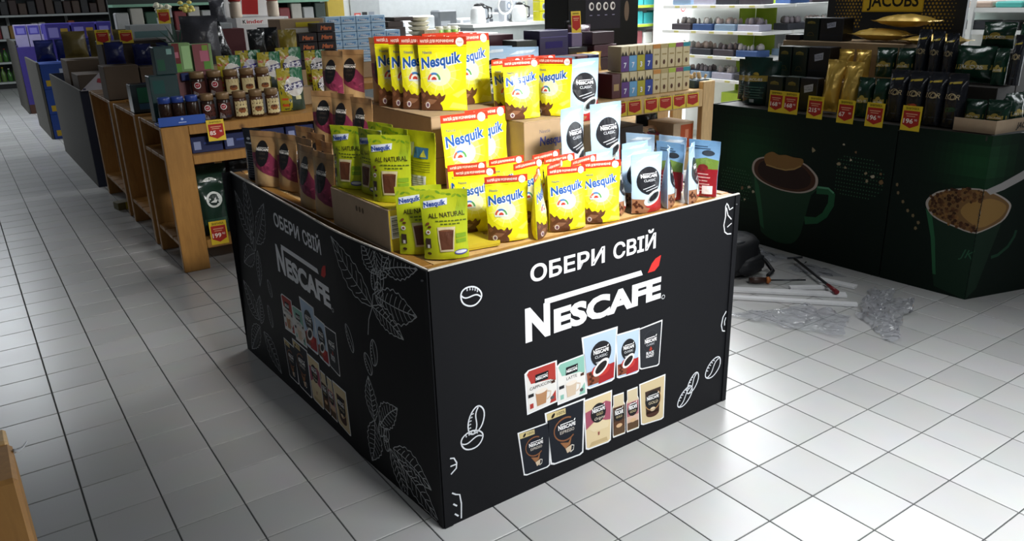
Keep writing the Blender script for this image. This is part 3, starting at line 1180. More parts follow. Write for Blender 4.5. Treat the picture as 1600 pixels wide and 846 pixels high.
def art_blue(hh):
    A = Art()
    Y = lambda t: t * hh
    A.poly([(-.5, 0), (.5, 0), (.5, Y(.24)), (.1, Y(.22)), (-.5, Y(.25))], '94684a', 0)
    A.poly([(-.08, 0), (.5, 0), (.5, Y(.33)), (.25, Y(.3)), (.05, Y(.12))], '9c2226', 1)
    rg = random.Random(3)
    for i in range(9):
        A.ell(rg.uniform(-.42, -.2), rg.uniform(.03, Y(.19)), .05, .03, '4a2616', 1, n=8, rot=rg.uniform(0, 3))
    A.ell(.02, Y(.54), .375, .375, '1c1d22', 2, n=30)
    A.coffee_logo(-.24, Y(.595), .53, 'eef1f4', 3)
    A.text('CLASSIC', .03, Y(.525), h=.07, w=.38, col='d8dde2', layer=3, align='c')
    A.poly([(-.2, Y(.40)), (.2, Y(.45)), (.2, Y(.462)), (-.2, Y(.412))], 'c4c8ce', 3)
    A.poly([(-.12, Y(.365)), (.3, Y(.418)), (.3, Y(.43)), (-.12, Y(.377))], 'c4c8ce', 3)
    A.ell(.1, Y(.21), .29, .17, 'a82a28', 3, rot=.5)
    A.ell(.1, Y(.25), .32, .155, 'e4ddd4', 4, rot=.5)
    A.ell(.12, Y(.255), .25, .105, '8a9a9c', 5, rot=.5)
    A.ell(.14, Y(.265), .2, .08, '17171a', 6, rot=.5)
    A.poly([(-.35, Y(.86)), (.3, Y(.9)), (.42, Y(.95)), (-.1, Y(.93))], 'd6e2ee', 1)
    return A


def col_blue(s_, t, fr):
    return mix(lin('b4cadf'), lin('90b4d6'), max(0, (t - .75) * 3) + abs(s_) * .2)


def art_blue_back(hh):
    A = Art()
    Y = lambda t: t * hh
    A.poly([(-.5, 0), (.5, 0), (.5, Y(.5)), (-.5, Y(.5))], '8c1c24', 0)
    A.poly([(-.5, Y(.5)), (.5, Y(.5)), (.5, Y(.66)), (.1, Y(.7)), (-.5, Y(.62))], '6f8a3a', 0)
    for k in range(6):
        A.rect(-.36, Y(.1 + .06 * k), .3 - .06 * (k % 2), Y(.115 + .06 * k), 'd8b8b0', 1)
    A.rect(.1, Y(.05), .38, Y(.2), 'e6e2de', 2)
    A.ell(.05, Y(.52), .16, .1, '7a2222', 2)
    A.ell(.15, Y(.78), .2, .08, '2a3038', 1)
    A.rect(-.36, Y(.84), .2, Y(.86), '38506a', 1)
    A.rect(-.36, Y(.88), .1, Y(.895), '38506a', 1)
    return A


def col_blue_back(s_, t, fr):
    return mix(lin('9cbcd8'), lin('6f9cc4'), t)


def art_black(hh):
    A = Art()
    Y = lambda t: t * hh
    for k in range(11):
        A.rect(-.36, Y(.12 + .045 * k), .30 - .08 * (k % 3), Y(.13 + .045 * k), '6a7078', 1)
    A.rect(-.36, Y(.7), .1, Y(.73), '8a9098', 1)
    A.ell(-.2, Y(.80), .1, .05, 'a8acb0', 1)
    return A


def col_black(s_, t, fr):
    return lin('1c212a')


KIND = {}


def kind(key, W_, H_, D_, prof, colfn, art, mt, nvar=2, ink=None, wr=.0018, L=.009):
    vs_ = []
    for v in range(nvar):
        b, mp = make_bag(W_, H_, D_, prof, v * 2.7 + 1, colfn, wr)
        bme = b.mesh(key + '_body', True)
        bme.materials.append(mt)
        bme['depth'] = D_
        pme = None
        if art:
            A = art(H_ / W_)
            # scale artwork units to the mapper's (already in widths)
            pme = A.mb(mp, L / W_, step=.00035, base=.0006)
            pme = pme.mesh(key + '_print', True)
            pme.materials.append(ink or mt)
        vs_.append((bme, pme))
    KIND[key] = vs_


def put(key, name, label, cat, group, loc, yaw, tilt=0, scale=None, var=None, pname='front_print'):
    vs_ = KIND[key]
    b, p = vs_[(put.n if var is None else var) % len(vs_)]
    put.n += 1
    dx_, dy_ = NUDGE.get(label, (0, 0))
    loc = (loc[0] + dx_, loc[1] + dy_, loc[2] + (.0006 + abs(math.sin(R(tilt))) * b['depth'] * .5 * (scale if isinstance(scale, (int, float)) else 1) if abs(tilt) < 30 else 0))
    t = thing(name, label, cat, group, loc, R(yaw), R(tilt), scale)
    link('packet_body', b, None, t)
    if p:
        link(pname, p, None, t)
    return t


put.n = 0
NUDGE = {}
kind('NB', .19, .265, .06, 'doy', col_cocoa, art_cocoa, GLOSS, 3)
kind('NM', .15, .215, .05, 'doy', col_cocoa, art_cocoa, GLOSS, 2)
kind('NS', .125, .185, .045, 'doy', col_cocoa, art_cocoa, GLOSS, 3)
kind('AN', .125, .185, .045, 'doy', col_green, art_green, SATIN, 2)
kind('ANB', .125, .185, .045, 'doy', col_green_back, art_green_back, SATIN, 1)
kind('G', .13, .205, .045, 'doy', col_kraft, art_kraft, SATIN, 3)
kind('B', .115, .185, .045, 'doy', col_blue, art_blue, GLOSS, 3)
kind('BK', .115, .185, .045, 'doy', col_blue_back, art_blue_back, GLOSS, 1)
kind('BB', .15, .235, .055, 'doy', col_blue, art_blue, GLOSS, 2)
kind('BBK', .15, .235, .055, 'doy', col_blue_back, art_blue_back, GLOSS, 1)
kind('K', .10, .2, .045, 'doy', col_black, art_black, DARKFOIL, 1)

# ---- cartons standing on the wooden top
ZT = SH - .0035


def carton(label, x0, y0, x1, y1, z0, z1, m=CARD, yaw=0, group=None, name='carton', art=None):
    cx, cy = (x0 + x1) / 2, (y0 + y1) / 2
    t = thing(name, label, 'box', group, (cx, cy, z0), R(yaw))
    w_, d_, h_ = (x1 - x0) / 2, (y1 - y0) / 2, z1 - z0
    part('box_body', MB().box(-w_, -d_, 0, w_, d_, h_ - .004, bev=.002), m, t)
    for sg in (-1, 1):
        f = MB().box(-w_, min(sg * .0015, sg * d_), h_ - .004, w_, max(sg * .0015, sg * d_), h_, bev=.0008)
        part('top_flap', f, m, t)
    if art:
        part('print', art.mb(lambda x, y, o: Vector((x, -d_ - o, y))), INK, t, True)
    return t


TAPE = 'c8b090'
a = Art()
a.rect(-.15, .10, .15, .104, '8c7a64')
carton('large plain brown carton carrying the upper row of yellow cocoa packets', 1.315, .15, 1.628, .72, ZT, 1.04, art=a)
a = Art()
a.text('Nestlé', -.04, .165, h=.014, col='5a5a6a')
a.text('Nesquik', -.04, .118, h=.036, w=.13, col='3d4488', bold=.03, shear=.12, rot=.03)
a.stroke([(-.07, .075), (.11, .10)], .0025, '4a4a80')
a.rect(-.10, .015, .06, .045, '5058a0')
carton('brown carton printed with a blue brand name behind the yellow packets', 1.634, .025, 1.856, .30, ZT, 1.0, art=a)
carton('brown carton hidden behind the printed carton on the black stand', 1.634, .305, 1.86, .72, ZT, 1.04)
carton('brown carton under the raised row of kraft coffee packets', 1.02, .20, 1.22, .69, ZT, .91)
carton('brown carton at the back of the stand under the highest kraft packets', 1.178, .73, 1.40, .905, ZT, 1.045)
carton('brown carton behind the blue coffee packets, lifting the tallest one', 1.875, -.03, 1.98, .30, ZT, .97)
carton('low brown tray under the two middle blue coffee packets', 1.62, -.26, 1.98, -.07, ZT, .83)
carton('brown carton at the rear holding pale blue packets', 1.865, .33, 1.955, .80, ZT, 1.0)
# display box of the green packets
gb = thing('display_box', 'long brown display box with yellow end, green cocoa packets standing on it', 'box', None, (.915, -.272, ZT), R(1.5))
part('box_body', MB().box(-.09, -.188, 0, .09, .188, .118, bev=.002), CARD2, gb)
part('yellow_lid', MB().box(-.086, -.186, .1185, .086, .184, .121), mat('yellow_card', 'c9b428', .6), gb)
a = Art()
a.rect(-.089, 0, .089, .117, 'c8ae2a', 0)
a.rect(-.085, .035, -.03, .10, 'e6e2d4', 1)
for k in range(14):
    a.rect(-.082, .04 + k * .004, -.036, .0415 + k * .004 + (k % 3) * .0006, '2a2a2a', 2)
a.rect(.0, .05, .07, .09, 'b08a1c', 1)
part('end_print', a.mb(lambda x, y, o: Vector((x, -.188 - o, y))), INK, gb, True)
a = Art()
for k in range(3):
    a.ell(.03 - .02 * k, .085, .007, .009, '6d5a44', 0, n=10)
part('handling_mark', a.mb(lambda x, y, o: Vector((-.09 - o, -x, y))), INK, gb, True)
# flat yellow card tray under the front group
fl = thing('card_tray', 'flat yellow card tray under the front left yellow packets', 'tray', None, (1.03, -.535, ZT), R(-8))
part('tray_floor', MB().box(-.06, -.06, 0, .075, .08, .006, bev=.001), mat('yellow_card', 'c9b428', .6), fl)
part('tray_edge', MB().box(-.06, -.062, .0061, .075, -.058, .016), mat('yellow_card', 'c9b428', .6), fl)

GN = 'yellow cocoa drink packets on the black stand'
for d in [
    ('NB', 1.375, .500, 1.04, -46, 'large yellow cocoa packet at the left end of the top row'),
    ('NB', 1.385, .405, 1.04, -48, 'large yellow cocoa packet second from left in the top row'),
    ('NB', 1.400, .343, 1.04, -48, 'large yellow cocoa packet third from left in the top row'),
    ('NB', 1.436, .262, 1.04, -48, 'large yellow cocoa packet, fully visible, at the front of the top row'),
    ('NB', 1.619, .346, 1.04, 4, 'large yellow cocoa packet at the right end of the top row, facing right'),
    ('NB', 1.622, .448, 1.04, -2, 'yellow cocoa packet directly behind the rightmost one of the top row'),
    ('NB', 1.616, .546, 1.04, -2, 'yellow cocoa packet at the very back of the top row, red strip showing'),
    ('NM', 1.687, .105, 1.0, -12, 'yellow cocoa packet at the front on the printed carton'),
    ('NM', 1.690, .200, 1.0, 4, 'yellow cocoa packet half hidden behind the front one on the printed carton'),
    ('NM', 1.848, .205, 1.0, -4, 'yellow cocoa packet on the printed carton, between its neighbours'),
    ('NM', 1.818, .085, 1.0, -62, 'yellow cocoa packet turned aside at the right edge of the printed carton'),
    ('NM', 1.80, .262, 1.0, 8, 'rearmost yellow cocoa packet on the printed carton'),
    ('NB', 1.402, .052, ZT, -4, 'large yellow cocoa packet leaning before the big plain carton'),
    ('NB', 1.530, .108, ZT, 4, 'large yellow cocoa packet beside the printed carton, partly covered'),
    ('NS', 1.143, -.577, ZT, -20, 'small yellow cocoa packet nearest the camera in the front cluster'),
    ('NS', 1.310, -.455, ZT, 8, 'small yellow cocoa packet behind the nearest one, turned right'),
    ('NS', 1.245, -.590, ZT, 46, 'small yellow cocoa packet turned edge-on in the front cluster'),
    ('NS', 1.342, -.598, ZT, -12, 'small yellow cocoa packet in the middle of the front edge'),
    ('NS', 1.470, -.600, ZT, -22, 'small yellow cocoa packet at the right of the front edge beside blue packets'),
    ('NS', 1.125, -.440, ZT, -22, 'small yellow cocoa packet standing behind at the left of the front cluster'),
    ('NS', 1.150, -.360, ZT, -12, 'small yellow cocoa packet in the back row, left of the front cluster'),
    ('NS', 1.290, -.365, ZT, -4, 'small yellow cocoa packet in the back row, middle of the front cluster'),
    ('NS', 1.43, -.452, ZT, 2, 'small yellow cocoa packet deep in the front cluster, only its red strip visible'),
    ('NS', 1.362, -.522, ZT, 30, 'small yellow cocoa packet tilted behind the middle front one'),
    ('NS', 1.472, -.520, ZT, 12, 'small yellow cocoa packet close behind the right front one'),
    ('NS', 1.430, -.385, ZT, 10, 'small yellow cocoa packet in the back row, right of the front cluster'),
]:
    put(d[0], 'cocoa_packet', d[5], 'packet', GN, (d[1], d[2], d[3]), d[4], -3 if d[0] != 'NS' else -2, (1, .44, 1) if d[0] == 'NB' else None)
GA = 'green cocoa packets on the black stand'
for d in [
    ('AN', .924, -.606, ZT, -30, 'green cocoa packet at the near corner of the stand, fully visible'),
    ('AN', .893, -.524, ZT, -27, 'green cocoa packet just behind the one at the near corner'),
    ('AN', .858, -.155, ZT + .121, -66, 'green cocoa packet at the far left end of the display box'),
    ('AN', .878, -.268, ZT + .121, -84, 'green cocoa packet turned edge-on on the display box'),
    ('AN', .880, -.395, ZT + .121, -50, 'green cocoa packet at the front of the display box'),
    ('ANB', .975, -.395, ZT + .121, -78, 'green cocoa packet showing its back on the display box'),
    ('AN', .958, -.175, ZT + .121, -80, 'green cocoa packet at the back left of the display box'),
    ('AN', .945, -.290, ZT + .121, -80, 'green cocoa packet in the middle of the back row on the display box'),
]:
    put(d[0], 'cocoa_packet', d[5], 'packet', GA, (d[1], d[2], d[3]), d[4], -2)
GK = 'brown kraft coffee packets on the black stand'
for d in [
    (.832, .578, ZT, -62, 'kraft coffee packet at the far left end of the side row'),
    (.872, .456, ZT, -76, 'kraft coffee packet second from the far end of the side row'),
    (.890, .318, ZT, -86, 'kraft coffee packet in the middle of the side row'),
    (.838, .165, ZT, -88, 'kraft coffee packet second from the green packets in the side row'),
    (.838, .018, ZT, -82, 'kraft coffee packet beside the display box in the side row'),
    (.985, .560, ZT, -80, 'kraft coffee packet behind the far end of the side row'),
    (.962, .390, ZT, -82, 'kraft coffee packet in the second row, far half of the side'),
    (.920, .215, ZT, -88, 'kraft coffee packet in the second row, near the middle'),
    (.975, .075, ZT, -86, 'kraft coffee packet in the second row behind the green packets'),
    (1.088, .585, .91, -62, 'kraft coffee packet at the far end of the raised row'),
    (1.105, .455, .91, -74, 'kraft coffee packet in the middle of the raised row'),
    (1.100, .275, .91, -80, 'kraft coffee packet at the near end of the raised row'),
    (1.205, .760, 1.045, -72, 'kraft coffee packet highest on the left at the back of the stand'),
    (1.290, .765, 1.045, -62, 'kraft coffee packet highest in the middle at the back of the stand'),
]:
    put('G', 'coffee_packet', d[4], 'packet', GK, (d[0], d[1], d[2]), d[3], -3)
put('G', 'coffee_packet', 'large kraft coffee packet peeking out left of the top yellow row', 'packet', GK, (1.375, .63, 1.04), -74, -2, 1.25)
put('K', 'coffee_packet', 'slim black coffee packet at the far end of the side row', 'packet', None, (.835, .715, ZT), -66, -2)
put('K', 'coffee_packet', 'black coffee packet lying behind the kraft packets at the far corner', 'packet', None, (.93, .71, ZT + .027), -60, -88, 1.0)
GB = 'blue coffee packets on the black stand'
for d in [
    ('B', 1.655, -.603, ZT, -10, 'blue coffee packet facing front at the stand edge'),
    ('B', 1.575, -.560, ZT, 42, 'blue coffee packet turned edge-on beside the yellow packets'),
    ('B', 1.765, -.590, ZT, 44, 'blue coffee packet turned right, second along the front edge'),
    ('BK', 1.835, -.520, ZT, -84, 'blue and red back of a coffee packet between two turned packets'),
    ('B', 1.862, -.600, ZT, 34, 'blue coffee packet turned right, third along the front edge'),
    ('BK', 1.945, -.570, ZT, -76, 'rightmost coffee packet of the stand, red back showing'),
    ('B', 1.580, -.465, ZT, 0, 'blue coffee packet in the second row next to the yellow packets'),
    ('B', 1.690, -.520, ZT, -8, 'blue coffee packet directly behind the front facing one'),
    ('B', 1.760, -.440, ZT, -2, 'blue coffee packet in the third row, top edge showing'),
    ('B', 1.880, -.330, ZT, -74, 'blue coffee packet at the back of the front group, left one'),
    ('B', 1.925, -.440, ZT, -82, 'blue coffee packet at the back of the front group, right one'),
    ('BB', 1.715, -.165, .83, 18, 'tall blue coffee packet left of the middle pair'),
    ('BB', 1.870, -.165, .83, 0, 'tall blue coffee packet right of the middle pair'),
    ('BB', 1.945, .06, .97, -6, 'tall blue coffee packet standing highest above the blue ones'),
    ('BBK', 1.958, .235, .97, -70, 'back of a tall coffee packet behind the highest blue one'),
    ('BB', 1.935, .46, 1.0, -40, 'pale blue packet at the rear, top edge above yellow packets, nearer one'),
    ('BB', 1.91, .62, 1.0, -50, 'pale blue packet at the rear, top edge above yellow packets, farther one'),
]:
    put(d[0], 'coffee_packet', d[5], 'packet', GB, (d[1], d[2], d[3]), d[4], -2)


# ------------------------------------------------------------------ generic goods
def gbox(name, label, cat, group, x0, y0, z0, x1, y1, z1, m, art=None, face='-y', bev=.003, yaw=0, lid=None):
    """a packed box: body plus, where it shows, print on the face turned to the camera"""
    cx, cy = (x0 + x1) / 2, (y0 + y1) / 2
    w_, d_, h_ = (x1 - x0) / 2, (y1 - y0) / 2, z1 - z0
    b = MB().box(-w_, -d_, 0, w_, d_, h_, bev=min(bev, w_ / 3, d_ / 3, h_ / 3))
    if art is None and lid is None:
        o = link(name, b.mesh(name), m, None, (cx, cy, z0), (0, 0, R(yaw)))
        return tag(o, label, cat, group)
    t = thing(name, label, cat, group, (cx, cy, z0), R(yaw))
    part('box_body', b, m, t)
    if art:
        if face == '-y':
            f = lambda x, y, o: Vector((x, -d_ - o, y))
        else:
            f = lambda x, y, o: Vector((-w_ - o, -x, y))
        part('front_print', art.mb(f, base=.001, step=.0004), INK, t, True)
    if lid:
        part('lid', MB().box(-w_ - .002, -d_ - .002, h_ - lid[0], w_ + .002, d_ + .002, h_ + .002, bev=.002), lid[1], t)
    return t


def jar(label, group, x, y, z, r, h, body, lidm, labelcols, lidh=.03, badge=None):
    t = thing('coffee_jar', label, 'jar', group, (x, y, z))
    b = MB().lathe([(r * .9, 0), (r, .006), (r, h * .70), (r * .93, h * .745), (r * .84, h * .765)], 18)
    part('jar_body', b, body, t)
    l = MB().lathe([(r * .93, h * .766), (r * .97, h * .775), (r * .97, h - .004), (r * .9, h)], 18)
    part('lid', l, lidm, t)
    if labelcols:
        A = Art()
        k = r * 1.05
        A.rect(-k, .012, k, h * .64, labelcols[0], 0)
        if badge == 'circle':
            A.ell(-k * .25, h * .5, k * .42, k * .42, 'e8e4e0', 1, n=14)
            A.ell(-k * .25, h * .5, k * .32, k * .32, 'a02834', 2, n=14)
            A.poly([(-k * .5, h * .5), (-k * .1, h * .54), (-k * .2, h * .47)], 'f0eeea', 3)
            A.poly([(-k, .012), (-k * .1, .012), (-k * .3, h * .22), (-k * .8, h * .3)], '8a8280', 1)
            A.rect(-.1 * k, .014, k, h * .18, '2a2430', 1)
        else:
            A.ell(0, h * .3, k * .55, k * .32, '8a5026', 2, n=14)
            A.ell(0, h * .36, k * .5, k * .16, '3a2216', 3, n=14)
            for q in range(4):
                A.stroke([(-k * .6 + q * k * .4, h * .62), (-k * .5 + q * k * .4, h * .5)], .002, '8a6a3a', 1)
        f = lambda x, y, o: Vector(((r + o) * math.sin(x / r), -(r + o) * math.cos(x / r), y))
        part('label', A.mb(f, .02, step=.0003, base=.0006), INK, t, True)
    return t


def price_tag(label, loc, yaw, num, sub='90', w_=.1, h_=.12, tilt=-4, group='yellow and red price tags'):
    t = thing('price_tag', label, 'price tag', group, loc, R(yaw), R(tilt))
    part('card', MB().box(-w_ / 2, 0, 0, w_ / 2, .0015, h_), mat('yellow_tag_card', 'dcbc1e', .45), t)
    A = Art()
    x, y = w_ / .1, h_ / .12
    A.text('ЗНИЖКА', 0, .102 * y, h=.011 * y, w=.07 * x, col='5a4a10', layer=1, align='c', bold=.02)
    A.poly([(-.042 * x, .096 * y), (.042 * x, .096 * y), (.042 * x, .03 * y), (0, .012 * y), (-.042 * x, .03 * y)], 'a8281e', 1)
    A.rect(-.03 * x, .078 * y, .03 * x, .083 * y, 'd89a7a', 2)
    A.rect(-.024 * x, .068 * y, .02 * x, .072 * y, 'd89a7a', 2)
    if num:
        A.text(num, -.038 * x, .036 * y, h=.024 * y, w=.05 * x if len(num) > 2 else .034 * x, col='f4e6da', layer=2, bold=.02)
        A.text(sub, .018 * x, .048 * y, h=.011 * y, col='f4e6da', layer=2)
    part('print', A.mb(lambda a, b, o: Vector((a, -o, b)), base=.0006), INK, t, True)
    return t


def bag(key, W_, H_, D_, prof, col, mt, art=None, wr=.004, nvar=1, vary=.12, ink=None):
    c0 = lin(col)

    def cf(s_, t, fr):
        n = noise.noise(Vector((s_ * 2, t * 4, 3)))
        return mix(c0, tuple(x * .6 for x in c0), .5 + n * 4 * vary - .35)
    kind(key, W_, H_, D_, prof, cf, art, mt, nvar, ink, wr, L=.03)


# ------------------------------------------------------------------ wooden racks of the middle row
def rack(label, x0, y0, x1, y1, ztop, shelves, posts, pw=.135, pd=.045, lip=.05, wood=PINE, board_z=None):
    t = thing('wooden_rack', label, 'rack', 'varnished wooden pallet racks', (x0, y0, 0))
    L = lambda x, y, z: (x - x0, y - y0, z)
    for (px, py) in posts:
        part('post', MB().box(*L(px, py, 0), *L(px + pw, py + pd, ztop), bev=.004), wood, t)
    for z in shelves:
        n = max(3, int((y1 - y0) / .16))
        dy = (y1 - y0) / n
        for k in range(n):
            part('shelf_plank', MB().box(*L(x0 + .005, y0 + .006 + k * dy, z - .022), *L(x1 - .005, y0 + (k + 1) * dy - .008, z), bev=.002), PINEL if wood is PINEL else wood, t)
        part('shelf_lip', MB().box(*L(x0 + pw + .002, y0 - .004, z - lip), *L(x1 - pw - .002, y0 + .018, z - .001), bev=.002), wood, t)
    return t


rack('wooden rack left behind the black stand with coffee jars on top', .79, 2.19, 2.02, 2.78, .82, (.82, .655, .17),
     [(.79, 2.185), (1.885, 2.185), (.79, 2.74), (1.885, 2.74)], pw=.142)
rack('wooden rack post second in line along the dark left aisle', .79, 2.90, 2.02, 3.62, .82, (.82, .17), [(.79, 2.895), (1.885, 2.895), (.79, 3.58), (1.885, 3.58)], pw=.11, pd=.06)
rack('wooden rack farthest along the dark left aisle, next to the navy box', .79, 3.78, 2.02, 4.70, .82, (.82, .17), [(.79, 3.775), (1.885, 3.775), (.79, 4.66), (1.885, 4.66)], pw=.11, pd=.06)
rack('low wooden rack behind, stacked with chocolate and milk cartons', 2.06, 3.50, 3.12, 4.40, .82, (.82, .17), [(2.06, 3.495), (3.0, 3.495)], pw=.11)
rack('pale wooden rack on the right with rows of chocolate boxes', 2.62, 1.90, 4.79, 2.42, .775, (.72, .24), [(4.66, 1.895), (2.62, 1.895), (4.66, 2.38), (2.62, 2.38)], pw=.13, pd=.05, lip=.13, wood=PINEL)
rack('pale wooden rack behind the chocolate boxes, with gift cartons', 3.3, 2.75, 5.35, 3.80, .82, (.82, .3), [(5.22, 2.745), (3.3, 2.745)], pw=.12, wood=PINEL)

NAVY = mat('navy_plastic', '20306a', .4)
DGLASS = mat('dark_instant_coffee', '2a1a12', .2, var=.3, scale=120)
GOLDLID = mat('bronze_lid', '7c6140', .45, metal=.15)
BLUELID = mat('blue_lid', '26408a', .4)
TANJ = mat('tan_coffee', '4a2e1c', .25, var=.2, scale=120)
tr = thing('jar_tray', 'blue card tray holding three blue-lidded jars on the left rack', 'tray', None, (.912, 2.262, .822))
part('tray_body', MB().box(-.122, -.055, 0, .122, .055, .014, bev=.002), mat('blue_card', '2450a8', .5), tr)
part('tray_front', MB().box(-.122, -.057, .001, .122, -.0545, .05, bev=.0005), mat('blue_card', '2450a8', .5), tr)
a = Art()
a.ell(0, .034, .007, .007, 'b8c8e8', 0, n=12)
a.rect(-.02, .014, .02, .019, 'b8c8e8')
part('print', a.mb(lambda x, y, o: Vector((x, -.057 - o, y))), INK, tr, True)
for k, x in enumerate((.846, .914, .988)):
    jar(f'{("left", "middle", "right")[k]} blue-lidded coffee jar in the blue tray', 'blue-lidded coffee jars', x, 2.265, .8365, .034, .135, DGLASS, BLUELID, None)
for k, x in enumerate((1.069, 1.156)):
    jar(f'brown coffee jar with red round badge, {("left", "right")[k]} one of the lower row', 'coffee jars on the left rack', x, 2.265, .822, .038, .15, DGLASS, GOLDLID, ['4a241c'], badge='circle')
for k, x in enumerate((1.248, 1.341, 1.432)):
    jar(f'coffee jar with cream cup label, {ORD[k]} from left in the lower row', 'coffee jars on the left rack', x, 2.265, .822, .038, .15, TANJ, GOLDLID, ['cdbc8c'])
gbox('riser_box', 'low box with white price strip under the upper row of jars', 'box', None, .985, 2.36, .822, 1.52, 2.48, .935, mat('white_strip_card', 'b9bcc4', .5))
for k, x in enumerate((1.070, 1.165)):
    jar(f'brown coffee jar with red round badge, {("left", "right")[k]} one of the upper row', 'coffee jars on the left rack', x, 2.415, .936, .041, .145, DGLASS, GOLDLID, ['4a241c'], badge='circle')
for k, x in enumerate((1.258, 1.350, 1.442)):
    jar(f'coffee jar with cream cup label, {ORD[k]} from left in the upper row', 'coffee jars on the left rack', x, 2.415, .936, .041, .145, TANJ, GOLDLID, ['cdbc8c'])


def box_art(w_, h_, cols, txt=None, tcol='e8e8e8', ty=.5, th=.15, tw=.7):
    A = Art()
    for k, (x0, y0, x1, y1, c) in enumerate(cols):
        A.rect(-w_ / 2 + x0 * w_, y0 * h_, -w_ / 2 + x1 * w_, y1 * h_, c, k)
    if txt:
        A.text(txt, 0, ty * h_, h=th * h_, w=tw * w_, col=tcol, layer=len(cols) + 1, align='c', bold=.03, shear=.12)
    return A


TEAL = mat('dark_teal_card', '1a3a3c', .4)
gbox('tea_box', 'large dark teal carton beside the jars on the left rack', 'box', None, .815, 2.40, .822, .965, 2.50, 1.075, TEAL, box_art(.15, .253, [(.1, .62, .5, .9, '24504c'), (.6, .1, .92, .35, '3a5a54'), (.2, .3, .55, .5, '224a48')]))
gbox('tea_box', 'small dark green carton standing on the large teal carton', 'box', None, .865, 2.42, 1.076, .975, 2.50, 1.225, TEAL, box_art(.11, .149, [(.1, .15, .45, .55, '2c5a44'), (.6, .72, .85, .92, '8ab0a8')]))
gbox('riser_box', 'pinkish carton under the green and pink tea boxes', 'box', None, .972, 2.52, .822, 1.205, 2.60, 1.075, mat('dusky_pink_card', '7a4a4c', .5))
gbox('tea_box', 'green and red tea box standing beside the teal carton', 'box', None, .985, 2.52, 1.076, 1.085, 2.60, 1.235, mat('pale_green_card', '7ea064', .5), box_art(.1, .159, [(0, 0, .38, 1, '7a3a3a'), (.0, .0, .38, .3, '6aa04a'), (.5, .1, .95, .9, 'b4dc9c'), (.1, .5, .3, .7, 'c87a8a')]))
gbox('tea_box', 'pink flowered tea box with pale green edge', 'box', None, 1.095, 2.52, 1.076, 1.200, 2.60, 1.225, mat('pale_green_card', '7ea064', .5), box_art(.105, .149, [(0, 0, .85, 1, '94565a'), (.35, .35, .8, .75, 'c8748a'), (.5, .05, .85, .35, '6aa04a'), (.5, .75, .8, .95, '8aa84a')]))
gbox('tea_box', 'flat blue carton lying before the tea boxes', 'box', None, 1.005, 2.49, 1.030, 1.125, 2.518, 1.072, NAVY)


def art_zhok(bg, band, t2):
    def f(hh):
        A = Art()
        Y = lambda t: t * hh
        A.poly([(-.48, 0), (-.1, 0), (.05, Y(1)), (-.48, Y(1))], 'a2941c', 0)
        A.rect(-.46, Y(.72), .0, Y(.8), 'b2461e', 1)
        A.poly([(.0, Y(.7)), (.5, Y(.6)), (.5, Y(1)), (.05, Y(1))], '1f6a44', 1)
        A.ell(.12, Y(.56), .36, .36, 'd8d6d0', 2, n=20)
        A.ell(.12, Y(.56), .32, .32, bg, 3, n=20)
        A.poly([(-.28, Y(.45)), (.49, Y(.53)), (.49, Y(.69)), (-.28, Y(.61))], band, 4)
        A.text(t2, -.24, Y(.49), h=.15, w=.68, col='f0eef4', layer=5, bold=.05, rot=.1)
        A.rect(.1, Y(.25), .32, Y(.34), 'd8d2a4', 3)
        A.rect(-.4, Y(.1), -.2, Y(.16), 'c04a1c', 1)
        A.rect(-.4, Y(.25), -.2, Y(.3), 'c04a1c', 1)
        return A
    return f


bag('ZA', .17, .26, .06, 'doy', '2a3a2a', GLOSS, art_zhok('cfc9c0', '3c3560', 'ЖОКЕЙ'))
bag('ZB', .17, .26, .06, 'doy', '241a24', GLOSS, art_zhok('bdb6b4', '2a2430', 'ЖОКЕЙ'))
bag('ZC', .17, .26, .06, 'doy', '4a2c6a', GLOSS, art_zhok('c8c6d8', '4a3a9a', 'ЖОКЕЙ'))
ZR = [('ZA', 1.31, 2.60, .96, .82, 'yellow and green coffee packet at the left of the upper packet row'), ('ZC', 1.44, 2.635, .96, .90, 'coffee packet with violet banner in the upper packet row'), ('ZA', 1.545, 2.572, .96, .85, 'yellow coffee packet between violet and green ones'),
      ('ZA', 1.68, 2.60, .945, .92, 'green coffee packet with large white round logo'), ('ZB', 1.85, 2.60, .93, .82, 'dark coffee packet with white round logo at the right of the packet row'),
      ('ZA', 1.585, 2.35, .822, .95, 'tall yellow and green coffee packet at the right end of the jars'), ('ZB', 1.85, 2.50, .822, .82, 'lower coffee packet with round logo squeezed against the kraft packets')]
gbox('riser_box', 'brown carton raising the coffee packets at the back of the left rack', 'box', None, 1.235, 2.54, .822, 1.96, 2.68, .93, CARD)
for k, (kd, x, y, z, s_, lb) in enumerate(ZR):
    put(kd, 'coffee_packet', lb, 'packet', 'ground coffee packets on the left rack', (x, y, .932 if z > .9 else z), -8 + (k % 3) * 5, -2, s_)
# dark red base boxes and goods on the lower shelves of the near left rack
for k in range(5):
    gbox('coffee_box', f'dark blue coffee box on the upper inner shelf, {ORD[k]} from left', 'box', 'dark blue boxes under the jars', .945 + k * .18, 2.24, .656, 1.115 + k * .18, 2.40, .745, mat('dark_navy_card', '1c2650', .4), box_art(.17, .09, [(.08, .2, .3, .7, '8a94b8'), (.4, .5, .9, .62, '3a4a8a')]))


def art_round(hh):
    A = Art()
    Y = lambda t: t * hh
    A.ell(0, Y(.66), .27, .27, 'd6dad4', 1, n=20)
    A.ell(0, Y(.66), .2, .2, '22302a', 2, n=18)
    A.poly([(-.14, Y(.62)), (.16, Y(.7)), (.06, Y(.6))], 'e4e8e2', 3)
    A.rect(-.4, Y(.2), .4, Y(.3), '2c4a3c', 1)
    return A


